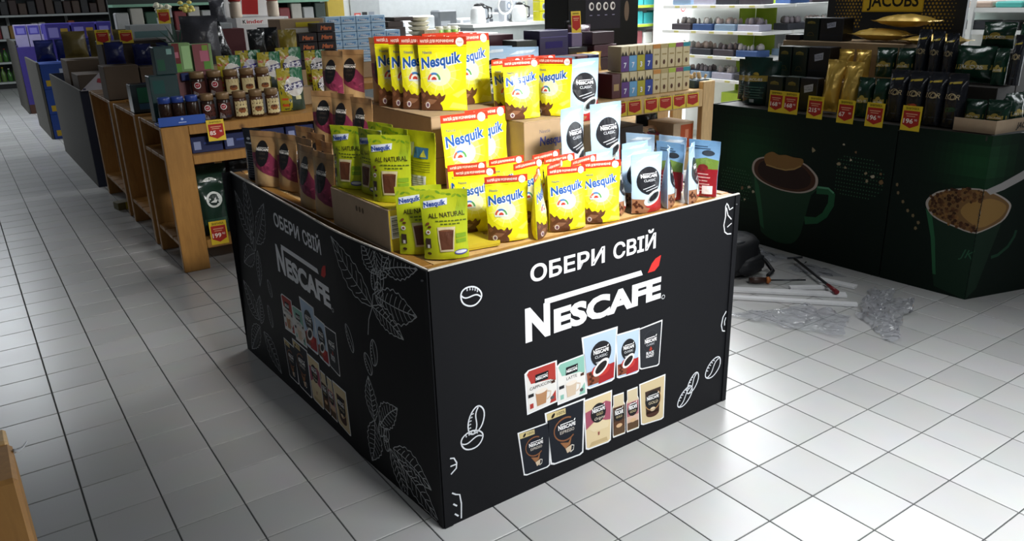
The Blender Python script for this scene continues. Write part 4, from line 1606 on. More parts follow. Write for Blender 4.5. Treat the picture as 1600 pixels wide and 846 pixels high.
bag('DG', .17, .30, .09, 'brick', '1c3328', DARKFOIL, art_round, nvar=2)
bag('DGY', .17, .30, .09, 'brick', '22262a', DARKFOIL, art_round)
bag('PV', .22, .16, .1, 'pillow', '5a4452', DARKFOIL, nvar=2)
for k, (kd, x, lb) in enumerate((('DG', 1.025, 'dark green coffee bag with white round logo on the bottom rack shelf'), ('DGY', 1.20, 'black coffee bag with white round logo beside the green one on the bottom shelf'), ('DG', 1.385, 'dark green coffee bag mostly hidden by the black stand'))):
    put(kd, 'coffee_bag', lb, 'bag', 'coffee bags on the bottom rack shelf', (x, 2.30, .172), 6 - 5 * k, -3)
for k, (kd, x, lb) in enumerate((('DG', 1.05, 'second dark green bag stacked behind the one with a round logo'), ('DGY', 1.29, 'second black bag stacked behind the one with a round logo'))):
    put(kd, 'coffee_bag', lb, 'bag', 'coffee bags on the bottom rack shelf', (x, 2.43, .172), -4 + 8 * k, -2, 1.25)
gbox('carton', 'brown carton at the back of the bottom rack shelf under shiny bags', 'box', None, .95, 2.53, .172, 1.85, 2.70, .45, CARD)
for k, x in enumerate((1.05, 1.28, 1.50)):
    put('PV', 'coffee_bag', f'shiny purple grey bag lying on the inner shelf carton, {ORD[k]} from left', 'bag', 'shiny bags under the inner shelf', (x, 2.60, .455), 4, 0, .9)
price_tag('price tag 85 on the top edge of the left rack', (1.075, 2.176, .722), 0, '85', '90', .095, .115)
price_tag('price tag 199 on the bottom shelf of the left rack', (1.005, 2.176, .135), -4, '199', '90', .095, .135)
# goods on the farther racks
gbox('carton', 'brown carton on the rack post corner by the blue bags', 'box', None, .80, 3.82, .822, 1.02, 4.05, 1.05, mat('bin_card_2', '5c4c3c', .7))
ac = thing('clear_box', 'clear plastic box with a green label on the second rack', 'box', None, (.885, 2.99, .822))
part('box_body', MB().box(-.085, -.06, 0, .085, .06, .17, bev=.004), mat('smoky_clear_plastic', '3a4246', .15), ac)
a = Art()
a.rect(-.05, .06, .05, .15, '2c6a50')
a.rect(-.05, .02, .05, .055, '3a5a74')
part('front_label', a.mb(lambda x, y, o: Vector((x, -.06 - o, y)), base=.001), INK, ac, True)
gbox('carton', 'dark brown carton beside the clear plastic box', 'box', None, .985, 2.95, .822, 1.21, 3.15, 1.06, mat('dark_brown_card', '3a2c22', .6))
bag('BL', .2, .24, .1, 'pillow', '1a2258', DARKFOIL, nvar=2)
gbox('carton', 'brown carton under the shiny blue bags on the far rack', 'box', None, 1.03, 3.82, .822, 1.34, 4.05, 1.03, mat('bin_card_2', '5c4c3c', .7))
for k, (x, y, z) in enumerate(((.905, 3.93, 1.052), (1.085, 3.92, 1.032), (1.25, 3.94, 1.032))):
    put('BL', 'blue_bag', f'shiny blue bag on the far rack, {ORD[k]} from left', 'bag', 'shiny blue bags on the far rack', (x, y, z), -10, -6, .62)
gbox('carton', 'dark carton behind the shiny blue bags carrying two price tags', 'box', None, .86, 4.12, .822, 1.30, 4.40, 1.20, mat('dark_brown_card', '3a2c22', .6))
price_tag('left price tag above the shiny blue bags', (.875, 4.115, 1.185), 0, '', '', .09, .10)
price_tag('right price tag above the shiny blue bags', (1.03, 4.115, 1.185), 0, '', '', .09, .09)
gbox('white_box', 'white carton with grey print behind the far price tags', 'box', None, 1.12, 4.45, .822, 1.42, 4.62, 1.30, mat('grey_white_card', 'a8aeb0', .6), box_art(.3, .478, [(.1, .8, .9, .9, '6a8a8c')]))
price_tag('price tag standing on the white carton below the flower bunches', (1.385, 4.47, 1.3015), 0, '', '', .09, .105)
# sacks on the second rack
bag('SG', .24, .32, .12, 'pillow', '4a4a50', DARKFOIL, nvar=2, wr=.008)
bag('SK', .22, .30, .10, 'pillow', '15181a', DARKFOIL, nvar=2, wr=.01)
bag('SY', .12, .16, .05, 'doy', '8a7a22', GLOSS, wr=.004)
gbox('carton', 'tall brown carton under the grey sacks on the second rack', 'box', None, 1.24, 3.30, .822, 1.62, 3.60, 1.04, CARD)
gbox('carton', 'brown carton under the black crumpled bags on the second rack', 'box', None, 1.63, 3.30, .822, 2.0, 3.60, 1.08, CARD)
for kd, x, y, z, yw, tl, s_, lb in (('SG', 1.37, 3.40, 1.042, -15, -4, 1.0, 'tall grey sack behind the tea boxes'), ('SK', 1.51, 3.48, 1.042, 20, -25, .95, 'black glossy crumpled bag beside the tall grey sack'), ('SG', 1.66, 3.96, 1.302, 10, -3, .5, 'grey rounded bag on top of the black crumpled bags'), ('SK', 1.74, 3.375, 1.082, 10, -3, .60, 'black upright glossy bag, left of the silver one'), ('SK', 1.85, 3.465, 1.082, -20, -3, .62, 'black and silver glossy bag with bright highlight'), ('SY', 1.955, 3.355, 1.082, -10, -3, 1.05, 'small mustard yellow bag left of the dark chocolate boxes')):
    put(kd, 'bag', lb, 'bag', None, (x, y, z), yw, tl, s_)
gbox('carton', 'dark red carton behind the grey bags, white papers on it', 'box', None, 1.36, 3.84, .822, 1.80, 4.1, 1.26, mat('dark_red_card', '5a2226', .6))
gbox('white_box', 'white flat box on the dark red carton', 'box', None, 1.40, 3.86, 1.261, 1.72, 4.08, 1.30, mat('grey_white_card', 'a8aeb0', .6))
# leafy plant tips
pl_ = thing('plant', 'green spiky leaf cluster over the grey bags', 'plant', None, (1.26, 3.592, 1.0405))
for k in range(9):
    an = R(-70 + 17 * k)
    q = MB()
    L_ = .20
    pts = [(0, .0, .1 * 0), ]
    q.face([(-.004, 0, .1), (.004, 0, .1), (.007 + math.sin(an) * L_ * .5, .004, .1 + math.cos(an) * L_ * .55), (math.sin(an) * L_, .01, .1 + math.cos(an) * L_ * .9), (-.007 + math.sin(an) * L_ * .5, .004, .1 + math.cos(an) * L_ * .55)])
    part('leaf', q, mat('grey_green_leaf', '4a6a5c', .5), pl_)
part('stem', MB().tube([(0, 0, 0), (0, 0, .1)], .006), mat('grey_green_leaf', '4a6a5c', .5), pl_)
# chocolate boxes
DCH = mat('dark_chocolate_box', '1e171a', .35)
k = 0
for r in range(5):
    for c in range(2):
        z = .95 + r * .066
        if r == 4 and c == 0:
            continue
        x = 2.115 + c * .150
        gbox('chocolate_box', f'black chocolate bar box with orange script, {("left", "right")[c]} column, {ORD[r]} from bottom', 'box', 'black chocolate bar boxes', x, 3.58, z, x + .146, 3.76, z + .064, DCH, Art().text('Mars', -.0, .016, h=.034, w=.09, col='c8704a', layer=0, align='c', bold=.05, shear=.2))
gbox('carton', 'brown carton under the black chocolate bar boxes', 'box', None, 2.10, 3.56, .822, 2.42, 3.80, .949, CARD)
gbox('carton', 'mixed brown carton with white tray above the chocolate boxes', 'box', None, 2.07, 3.82, .822, 2.42, 4.1, 1.31, CARD, box_art(.35, .488, [(.1, .78, .8, .86, 'd8d4cc'), (.35, .88, .9, .95, 'c8b428')]))
MILK = mat('pale_blue_milk_box', 'a4c8e6', .4)
ma = Art()
ma.poly([(-.05, .018), (.045, .026), (.05, .042), (-.045, .034)], '5c94cc', 1)
ma.rect(-.055, .004, .055, .010, 'd8e8f6', 1)
ma.text('Milky', 0, .023, h=.013, w=.075, col='f2f6fc', layer=2, align='c', shear=.2, bold=.03)
gbox('carton', 'brown carton under the stacked pale blue milk boxes', 'box', None, 2.455, 3.88, .822, 3.08, 4.10, .949, CARD)
for r in range(6):
    for c in range(4):
        x = 2.46 + c * .131
        z = .95 + r * .061
        gbox('milk_box', f'pale blue milk bar box, {ORD[c]} from left, {ORD[r]} layer from the bottom', 'box', 'pale blue milk bar boxes', x, 3.88, z, x + .128, 4.02, z + .059, MILK, ma)
for r in range(4):
    x, z = 2.46 + 4 * .131, .95 + r * .061
    gbox('milk_box', f'pale blue milk bar box in the short right column, {ORD[r]} layer from the bottom', 'box', 'pale blue milk bar boxes', x, 3.88, z, x + .128, 4.02, z + .059, MILK, ma)
# promotional tower with red and white print
kt = thing('promo_tower', 'white and red cardboard sweets tower behind the dark chocolate boxes', 'display stand', None, (2.34, 5.25, 0))
part('tower_body', MB().box(-.24, -.2, 0, .24, .2, 1.31, bev=.004), mat('white_card_board', 'd8d8d8', .5), kt)
part('header_board', MB().box(-.24, .12, 1.3105, .24, .2, 1.8, bev=.004), mat('white_card_board', 'd8d8d8', .5), kt)
for k, x in enumerate((-.2, .14)):
    b_ = MB().lathe([(.05, 1.3105), (.052, 1.33), (.052, 1.43), (.046, 1.45)], 14, cx=x, cy=-.1)
    part('sweets_tub', b_, mat('cream_tub', 'd8c8b4', .4), kt)
    b_ = MB().lathe([(.054, 1.45), (.054, 1.49), (.05, 1.495)], 14, cx=x, cy=-.1)
    part('tub_lid', b_, mat('red_tub_lid', 'a83030', .4), kt)
a = Art()
a.rect(-.22, 1.32, .22, 1.75, 'e6e4e2', 0)
a.poly([(-.08, 1.335), (.07, 1.33), (.09, 1.56), (-.06, 1.58)], 'b02a2a', 1)
a.ell(-.13, 1.40, .05, .05, 'd8a09a', 1, n=14)
part('header_print', a.mb(lambda x, y, o: Vector((x, .12 - o, y)), base=.001), INK, kt, True)
a = Art()
a.rect(-.2, 1.25, .2, 1.305, 'f0eeec', 0)
a.text('K', -.18, 1.262, h=.034, col='1c1c1e', layer=1, bold=.03)
a.text('inder', -.145, 1.262, h=.034, w=.15, col='c82a2a', layer=1, bold=.02)
part('brand_sign', a.mb(lambda x, y, o: Vector((x, -.2 - o, y)), base=.001), INK, kt, True)

# ------------------------------------------------------------------ left aisle: navy stand, blue cartons, far shelving
ns = thing('navy_stand', 'big navy cardboard display bin with open top along the left aisle', 'display stand', None, (.76, 4.99, 0))
NV = mat('navy_card', '0f1830', .55)
GB_ = mat('grey_brown_card', '4c4a44', .7)
part('front_panel', MB().box(0, 0, 0, 1.0, .012, .795), NV, ns)
part('side_panel', MB().box(-.002, .013, 0, .012, 2.2, .80), GB_, ns)
part('rear_panel', MB().box(0, 2.19, 0, 1.0, 2.2, .80), NV, ns)
part('far_side_panel', MB().box(.99, .013, 0, 1.0, 2.19, .795), NV, ns)
part('bin_floor', MB().box(.012, .013, .60, .99, 2.19, .62), GB_, ns)
fy = thing('flyer', 'white flyer with red print leaning on the navy bin', 'poster', None, (.765, 4.975, .797), R(2))
q = MB()
q.face([(0, 0, 0), (.27, 0, 0), (.27, .0, .20), (.22, 0, .185)])
q.face([(0, .003, 0), (.22, .003, .185), (.27, .003, .20), (.27, .003, 0)])
part('sheet', q, mat('white_paper', 'b8b4bc', .6), fy)
a = Art()
a.poly([(.13, .06), (.17, .05), (.18, .09), (.14, .09)], 'a84a54')
a.rect(.02, .006, .04, .02, '4a4a60')
part('print', a.mb(lambda x, y, o: Vector((x, -o, y)), base=.001), INK, fy, True)
for k, (x0, y0, x1, y1, z1, cc) in enumerate(((.80, 5.30, 1.10, 5.70, .90, '54463a'), (1.12, 5.3, 1.5, 5.75, .98, '3a302a'), (.80, 5.85, 1.2, 6.3, .99, '5c4c3c'))):
    gbox('carton', f'open brown carton in the navy bin, {("front", "rear right", "rear")[k]} one', 'box', 'cartons in the navy bin', x0, y0, .621, x1, y1, z1, mat('bin_card_%d' % k, cc, .7))
bag('YB', .22, .26, .1, 'pillow', '6e6034', GLOSS, nvar=2)
for k, x in enumerate((.92, 1.10, 1.28)):
    put('YB', 'yellow_bag', f'dull yellow bag on the cartons of the navy bin, {ORD[k]} from left', 'bag', 'yellow bags in the navy bin', (.92 + k * .215, 6.08, .995), -4, -4, .9)
gbox('carton', 'carton under the two right yellow bags in the navy bin', 'box', None, 1.21, 5.85, .621, 1.5, 6.3, .99, mat('bin_card_2', '5c4c3c', .7))
BC = mat('royal_blue_carton', '1c3f8c', .5)
for k in range(3):
    A = box_art(.62, .275, [(.05, .12, .62, .36, 'b8982c'), (.3, .55, .5, .8, 'a8b0c0')])
    A.text('1+1', -.1, .05, h=.04, col='5a4410', layer=4)
    gbox('blue_carton', f'royal blue carton with yellow band, {("bottom", "middle", "top")[k]} of the stack', 'box', 'royal blue cartons', .765, 8.16, k * .281, 1.385, 8.9, k * .281 + .279, BC, A)
gbox('side_board', 'grey brown cardboard sheet along the side of the blue cartons', 'board', None, .735, 8.165, 0, .76, 9.6, .86, GB_)
for k, x in enumerate((.80, .93, 1.06)):
    put('BL', 'blue_bag', f'glittering blue bag on top of the royal blue cartons, {ORD[k]} from left', 'bag', 'bags on the royal blue cartons', (.87 + k * .215, 8.4, .845), -4, -8, 1.0)
gbox('purple_stand', 'purple and grey stand far down the left aisle', 'display stand', None, .76, 11.0, 0, 1.5, 12.0, .92, mat('purple_card', '3a2f7a', .5), box_art(.74, .92, [(.0, 0, 1, .14, '4a3228'), (.1, .2, .25, .26, 'a0a4c0'), (.1, .5, .25, .56, 'a0a4c0')]))
for k in range(4):
    gbox('sweets_pack', f'violet and white pack on the far purple stand, {ORD[k]} from left', 'packet', 'packs on the purple stand', .78 + k * .16, 11.05, .921, .93 + k * .16, 11.2, 1.22, mat('lilac_card', '9a94b8', .5), box_art(.15, .3, [(.05, .55, .95, .95, '4a449a'), (.2, .6, .8, .85, '7a76c0')]))
gbox('side_board', 'grey cardboard sheet along the side of the purple stand', 'board', None, .735, 11.0, 0, .757, 12.4, 1.0, GB_)
for k in range(3):
    gbox('sweets_box', f'violet carton behind the yellow bags, {ORD[k]} from left', 'box', 'violet cartons far left', 1.05 + k * .3, 9.8, .0, 1.33 + k * .3, 10.2, 1.24, mat('violet_card', '40388c', .5), box_art(.28, 1.24, [(.1, .86, .5, .96, '8a84c8'), (.6, .86, .9, .95, 'a88a3a')]))
# far white shelving against the back wall
fs = thing('far_shelving', 'long white shelving at the far end of the left aisle', 'shelf', None, (-3.0, 15.6, 0))
part('kick_board', MB().box(0, .03, 0, 6.2, .6, .08), mat('black_plastic2', '101214', .6), fs)
part('back_board', MB().box(0, .55, .08, 6.2, .6, 1.9), mat('dark_grey_board', '3a3f40', .7), fs)
for z in (.09, .45, .86, 1.28, 1.7):
    part('shelf_board', MB().box(0, 0, z, 6.2, .55, z + .035), mat('grey_white_metal', 'b0b6b4', .5), fs)
for k in range(7):
    part('upright', MB().box(k * 1.0, .50, .08, k * 1.0 + .05, .56, 1.9), mat('grey_white_metal', 'b0b6b4', .5), fs)
rg = random.Random(11)


def bottle(name, label, group, x, y, z, r, h, m, capm, cat='bottle'):
    t = thing(name, label, cat, group, (x, y, z))
    part('bottle_body', MB().lathe([(r * .9, 0), (r, .01), (r, h * .6), (r * .35, h * .78), (r * .32, h * .93)], 10), m, t)
    part('cap', MB().lathe([(r * .38, h * .93), (r * .38, h)], 10), capm, t)


GRN = [mat('green_glass_%d' % k, c, .25) for k, c in enumerate(('2c5a34', '3a6a2a', '23462c', '5a7a3a'))]
CAPS = [mat('cap_%d' % k, c, .4) for k, c in enumerate(('c8c8c0', 'b8982c', '9a2c2c'))]
for r_, z in enumerate((.126, .486)):
    for k in range(7):
        bottle('bottle', f'green bottle on the {("bottom", "second")[r_]} far shelf, {ORD[k]} from left', 'green bottles on the far shelving', .64 + k * .1, 15.72, z, .042, .30 - .03 * (k % 3), GRN[rg.randrange(4)], CAPS[rg.randrange(3)])
PK = [mat('far_pack_%d' % k, c, .5) for k, c in enumerate(('8a6a2c', '7a2c30', 'a8a8a8', '3a5a4a', '8a4a2c', 'b0aca4', '2c3a34', '6a2c2c'))]
for k in range(20):
    x = .62 + k * .125
    gbox('grocery_pack', f'small grocery pack on the third far shelf, {ORD[k]} from left', 'packet', 'packs on the far shelving', x, 15.66, .896, x + .11, 15.9, 1.05 + rg.uniform(0, .16), PK[(rg.randrange(4) + (0 if k < 8 else 4)) % 8], bev=.01)
for k in range(20):
    x = .62 + k * .15
    gbox('grocery_pack', f'dark pack on the highest visible far shelf, {ORD[k]} from left', 'packet', 'packs on the far shelving', x, 15.66, 1.316, x + .13, 15.9, 1.5 + rg.uniform(0, .12), mat('far_dark_%d' % (k % 3), ('3a2a26', '4a3a30', '2a2a2c')[k % 3], .5), bev=.01)
sb = gbox('small_box', 'small yellow and dark box left on the floor by the rack', 'box', None, .74, 4.02, 0, .83, 4.12, .055, mat('olive_card', '6a6236', .5), box_art(.09, .055, [(.6, 0, 1, 1, 'c8b430')]), yaw=10)
# aisle shelving behind the left racks
gs = thing('grocery_gondola', 'dark shelving with posters behind the left racks', 'shelf', None, (1.6, 8.0, 0))
part('back_board', MB().box(0, .3, 0, 2.6, .35, 1.9), mat('dark_board', '2c3230', .7), gs)
for z in (.3, .7, 1.1, 1.42):
    part('shelf_board', MB().box(0, 0, z, 2.6, .3, z + .03), mat('green_white_edge', '7aa890', .5), gs)
for k in range(16):
    x = 1.62 + k * .16
    gbox('poster_pack', f'white and dark pack on the dark shelving, {ORD[k]} from left', 'packet', 'packs on the dark shelving', x, 8.05, 1.131, x + .14, 8.2, 1.36 + .05 * (k % 2), PK[(2, 5, 3, 2, 1, 5, 2, 6)[k % 8]], bev=.01)
pots = ((2.02, 'cream'), (2.27, 'pale yellow'))
for k, (x, cc) in enumerate(pots):
    t = thing('flower_bunch', f'{cc} flower bunch above the far price tag', 'flowers', 'flower bunches', (x, 7.45, 0))
    part('vase', MB().lathe([(.06, 0), (.08, 1.1), (.085, 1.3)], 12), mat('dark_vase', '20302a', .5), t)
    q = MB()
    for j in range(14):
        cx, cy, cz = rg.uniform(-.08, .08), rg.uniform(-.06, .06), 1.36 + rg.uniform(0, .1)
        q.lathe([(.008, cz - .02), (.026, cz - .01), (.03, cz + .005), (.012, cz + .02)], 7, cx=cx, cy=cy)
    part('blossoms', q, mat('blossom_%d' % k, ('d8d4bc', 'd0c060')[k], .6), t)['kind'] = 'stuff'


# ------------------------------------------------------------------ dark green coffee stand on the right
JX, JV0, JV1 = 3.70, .93, -.672
JA = Vector((3.722, -.672, 0))
JD = Vector((.962, -.273, 0)).normalized()
JN = JD.cross(UP)
JH = .79
SCN = JV0 - JV1          # unrolled length of the long face


def mapJ(s, z, off=0):
    if s <= SCN:
        k = s / SCN
        return Vector((3.685 + (JA.x - 3.685) * k ** 3 - off, JV0 - s, z))
    return JA + JD * (s - SCN) + UP * z + JN * off


js = thing('coffee_stand', 'dark green coffee stand with printed cups on the right', 'display stand', None, (3.69, JV0, 0))
JO = Vector((3.69, JV0, 0))


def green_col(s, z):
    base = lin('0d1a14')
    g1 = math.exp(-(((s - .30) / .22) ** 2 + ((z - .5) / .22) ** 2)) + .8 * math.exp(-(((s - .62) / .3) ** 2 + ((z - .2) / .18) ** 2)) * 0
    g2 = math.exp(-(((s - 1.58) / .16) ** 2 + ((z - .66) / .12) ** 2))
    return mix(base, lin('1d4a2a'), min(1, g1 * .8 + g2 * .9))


JMAT = ink_mat('green_printed_board', .6, spec=.15)
jt = SCN - .43  # joint between the two boards


def jboard(name, s0, s1, n, lab):
    m = MB()
    m.grid(lambda a, b: mapJ(s0 + (s1 - s0) * a, JH * b) - JO, n, 16, lambda a, b: green_col(s0 + (s1 - s0) * a, JH * b), smooth=False)
    m.grid(lambda a, b: mapJ(s1 - (s1 - s0) * a, JH * b, -.006) - JO, n, 4, lambda a, b: lin('101a14'), smooth=False)
    for sa, sb, za, zb in ((s0, s1, JH, JH), (s0, s1, 0, 0)):
        m.face([mapJ(sa, za, 0) - JO, mapJ(sb, za, 0) - JO, mapJ(sb, zb, -.006) - JO, mapJ(sa, zb, -.006) - JO], lin('101a14'))
    for sa in (s0, s1):
        m.face([mapJ(sa, 0, 0) - JO, mapJ(sa, JH, 0) - JO, mapJ(sa, JH, -.006) - JO, mapJ(sa, 0, -.006) - JO], lin('101a14'))
    o = part(name, m, JMAT, js, True)
    return tag(o, lab)


pb1 = jboard('front_board', 0, jt - .003, 36, 'dark green board with a tilted coffee cup picture')
pb2 = jboard('front_board', jt + .003, SCN - .0005, 16, 'dark green board with the left half of a cup of coffee granules')
pb3 = jboard('end_board', SCN + .0005, SCN + 1.1, 20, 'dark green end board turning away to the right')
part('joint_light_stop', MB().box(.04, -jt - .03, 0, .05, -jt + .03, JH - .03), mat('black_green_board', '0e1712', .5), js)  # dark strip added behind the joint to stop light leaking through
part('left_end_board', MB().box(.0, .0, 0, 1.2, .006, JH), mat('black_green_board', '0e1712', .5), js)
part('stand_top', MB().box(.03, -1.58, JH - .025, 1.2, .0, JH - .004), mat('dark_brown_top', '2a241e', .6), js)
JMp = lambda x, y, o: mapJ(x, y, o) - JO
S = lambda v: JV0 - v
A = Art()
rimp = [(.609, .447), (.595, .494), (.535, .524), (.4, .54), (.267, .529), (.191, .486), (.166, .448), (.181, .397), (.264, .358), (.397, .351), (.521, .373), (.587, .406)]
bod = [(.592, .42), (.57, .30), (.545, .218), (.52, .12), (.501, .074), (.401, .045), (.30, .055), (.25, .11), (.23, .195), (.2, .358), (.175, .42)]
A.poly(smooth_loop([(S(x), y) for x, y in bod], 3), '143a24', 0)
A.poly([(S(x), y) for x, y in ((.592, .42), (.57, .30), (.545, .218), (.52, .12), (.49, .10), (.515, .22), (.55, .35))], '225a38', 1)
A.poly([(S(x), y) for x, y in ((.28, .30), (.23, .34), (.24, .2), (.27, .12), (.35, .07), (.32, .2))], '143a24', 1)
A.stroke([(S(x), y) for x, y in ((.17, .395), (.10, .40), (.075, .385), (.075, .33), (.105, .265), (.15, .225), (.225, .21))], [.045, .04, .04, .038, .036, .036, .045], '1f5a38', 1)
A.stroke([(S(x), y) for x, y in ((.165, .41), (.10, .415), (.065, .395))], .01, '5a9a74', 2)


def shrink(P, k):
    cx, cy = sum(p[0] for p in P) / len(P), sum(p[1] for p in P) / len(P)
    return [(cx + (x - cx) * k, cy + (y - cy) * k) for x, y in P]


rim1 = smooth_loop([(S(x), y) for x, y in rimp])
A.poly(rim1, 'b8a89c', 2)
A.poly(shrink(rim1, .93), '4a2c1c', 3)
A.poly(shrink(rim1, .80), '2a1610', 4)
A.poly(smooth_loop([(S(x), y) for x, y in ((.528, .53), (.478, .561), (.43, .55), (.384, .556), (.33, .55), (.273, .549), (.274, .514), (.32, .49), (.376, .477), (.44, .48), (.505, .478))], 3), '8a6434', 5)
A.stroke([(S(x), y) for x, y in ((.51, .482), (.44, .474), (.376, .472), (.32, .486), (.28, .51))], .008, 'b08a50', 6)
tag(part('cup_picture', A.mb(JMp, .05), INK, pb1, True), 'printed picture of a green cup with splashing black coffee')
A = Art()
for v, z in ((.213, .606), (.039, .659), (-.034, .63), (.055, .555), (-.011, .587), (.016, .541), (-.112, .489), (-.18, .54), (-.186, .496), (.671, .316), (.646, .251), (.587, .308), (.62, .33), (-.14, .52), (-.10, .53)):
    r_ = rg.uniform(.008, .02)
    A.poly([(S(v) + r_ * rg.uniform(.5, 1) * math.cos(q), z + r_ * rg.uniform(.3, 1) * math.sin(q)) for q in [i * 1.05 for i in range(6)]], rg.choice(['9a8a6a', '7a6040', 'b8ac92']), 1)
for i in range(26):
    for j in range(12):
        v, z = .82 - .019 * i + .009 * (j % 2), .44 - .02 * j
        if v > .60 + .02 * math.sin(j) and ((v - .72) / .13) ** 2 + ((z - .33) / .11) ** 2 < 1:
            A.ell(S(v), z, .0035, .0035, '3a6a48', 0, n=6)
        v2, z2 = .06 - .016 * i, .62 - .02 * j
        if ((v2 + .05) / .16) ** 2 + ((z2 - .5) / .12) ** 2 < 1:
            A.ell(S(v2), z2, .0035, .0035, '2f5c3e', 0, n=6)
o = part('flake_print', A.mb(JMp, .05), INK, pb1, True)
o['kind'] = 'stuff'
# second cup across the fold: split the drawing at the corner so that each half lies on its own board
rimB = smooth_loop([(-.247, .425), (-.233, .471), (-.172, .513), (-.018, .545), (.084, .516), (.173, .467), (.186, .429), (.144, .372), (-.004, .332), (-.098, .344), (-.199, .372)])
A = Art()
A.poly([(-.245, .41), (-.20, .27), (-.165, .09), (-.15, .03), (.0, .0), (.06, .05), (.10, .2), (.15, .38), (.0, .36)], '0f2a1b', 0)
A.poly([(-.245, .41), (-.20, .27), (-.165, .09), (-.150, .09), (-.18, .27), (-.21, .38)], '245c3a', 1)
A.poly(rimB, 'b4aaa2', 2)
A.poly(shrink(rimB, .94), '7a5a34', 3)
A.poly(smooth_loop([(-.081, .416), (-.05, .476), (.047, .496), (.155, .45), (.125, .393), (.016, .360)], 4), '9a7640', 4)
for i in range(260):
    x, z = rg.uniform(-.23, .0), rg.uniform(.34, .54)
    if ((x + .03) / .21) ** 2 + ((z - .44) / .10) ** 2 < 1 and not (x > -.09 and .37 < z < .475):
        q0 = rg.uniform(.007, .013)
        A.poly([(x + q0 * math.cos(a_) * rg.uniform(.6, 1), z + q0 * math.sin(a_) * rg.uniform(.6, 1)) for a_ in [k * 1.26 for k in range(5)]], rg.choice(['4a2c18', '6a4426', '8a6234', '5a3a20', '3a2212']), 5)
A.poly([(.008, .54), (.1, .565), (.21, .606), (.30, .65), (.30, .60), (.218, .564), (.12, .53), (.042, .515)], 'a8a4a2', 4)
A.stroke([(.25, .32), (.245, .288), (.216, .242), (.16, .206), (.12, .20)], .016, '1c4430', 1)
A.text('JK', -.06, .205, h=.045, col='2a5a40', layer=2, shear=.3)
for v, z in ((-.36, .42), (-.30, .36), (-.27, .33), (-.33, .38), (-.40, .50), (-.39, .46), (-.28, .30)):
    A.poly([(v + .01 * math.cos(a_) * rg.uniform(.6, 1), z + .01 * math.sin(a_)) for a_ in [k * 1.26 for k in range(5)]], '7a6a4a', 1)
AL, AR = Art(), Art()
for t, c, l in A.items:
    q = []
    for x in t:
        sub_tri(x, .016, q)
    AL.items.append(([x for x in q if sum(p[0] for p in x) <= 0], c, l))
    AR.items.append(([x for x in q if sum(p[0] for p in x) > 0], c, l))
fxl = lambda x, y, o: mapJ(min(SCN - .0006, SCN + x), y, o) - JO
fxr = lambda x, y, o: mapJ(max(SCN + .0006, SCN + x), y, o) - JO
tag(part('cup_picture', AL.mb(fxl), INK, pb2, True), 'left half of a printed green cup heaped with coffee granules')
tag(part('cup_picture', AR.mb(fxr), INK, pb3, True), 'right half of a printed green cup with a white spoon')

# risers behind
RISE = mat('dark_riser_card', '2c2620', .7)
gbox('riser_box', 'brown cardboard riser carrying the middle row of coffee boxes', 'box', None, 3.94, .02, JH, 4.12, .80, .945, CARD)
gbox('riser_box', 'dark riser carrying the middle row of coffee bags at the right', 'box', None, 3.945, -.555, JH, 4.12, .015, .975, RISE)
gbox('riser_box', 'brown cardboard riser under the top row of coffee boxes', 'box', None, 4.125, .03, JH, 4.40, .80, 1.142, CARD)
gbox('riser_box', 'dark riser under the highest bags at the right', 'box', None, 4.125, -.555, JH, 4.40, .025, 1.12, RISE)
# header board
hd = thing('header_board', 'black header board with gold dots and a gold brand plate', 'sign', None, (4.45, .32, JH))
part('board', MB().box(0, -.42, 0, .03, .42, 1.0, bev=.003), mat('black_header_board', '11141a', .45), hd)
A = Art()
for i in range(40):
    for j in range(26):
        y = .405 - .021 * i + (.0105 if j % 2 else 0)
        z = .42 + .0185 * j
        e = abs(y) - (.165 + .02 * math.cos(j * .2))
        if abs(y) < .40 and .02 < e + .02 and abs(y) < .365:
            k_ = max(0, 1 - abs(abs(y) - .25) / .13)
            if k_ > .05:
                A.ell(-y, z, .0072 * (.35 + .65 * k_), .0072 * (.35 + .65 * k_), 'a8862e', 0, n=8)
o = part('gold_dots', A.mb(lambda x, y, o: Vector((-o, -x, y))), INK, hd, True)
o['kind'] = 'stuff'
A = Art()
A.rect(-.185, .505, .185, .64, 'c8a020', 0)
A.rect(-.178, .512, .178, .634, 'd8b430', 1)
A.text('JACOBS', 0, .535, h=.075, w=.31, col='1c1a12', layer=2, align='c', bold=.02)
part('brand_plate', A.mb(lambda x, y, o: Vector((-.001 - o, -x, y))), INK, hd, True)

DG_ = mat('dark_green_coffee_box', '14261f', .3)
DN_ = mat('black_coffee_box', '12141c', .35)


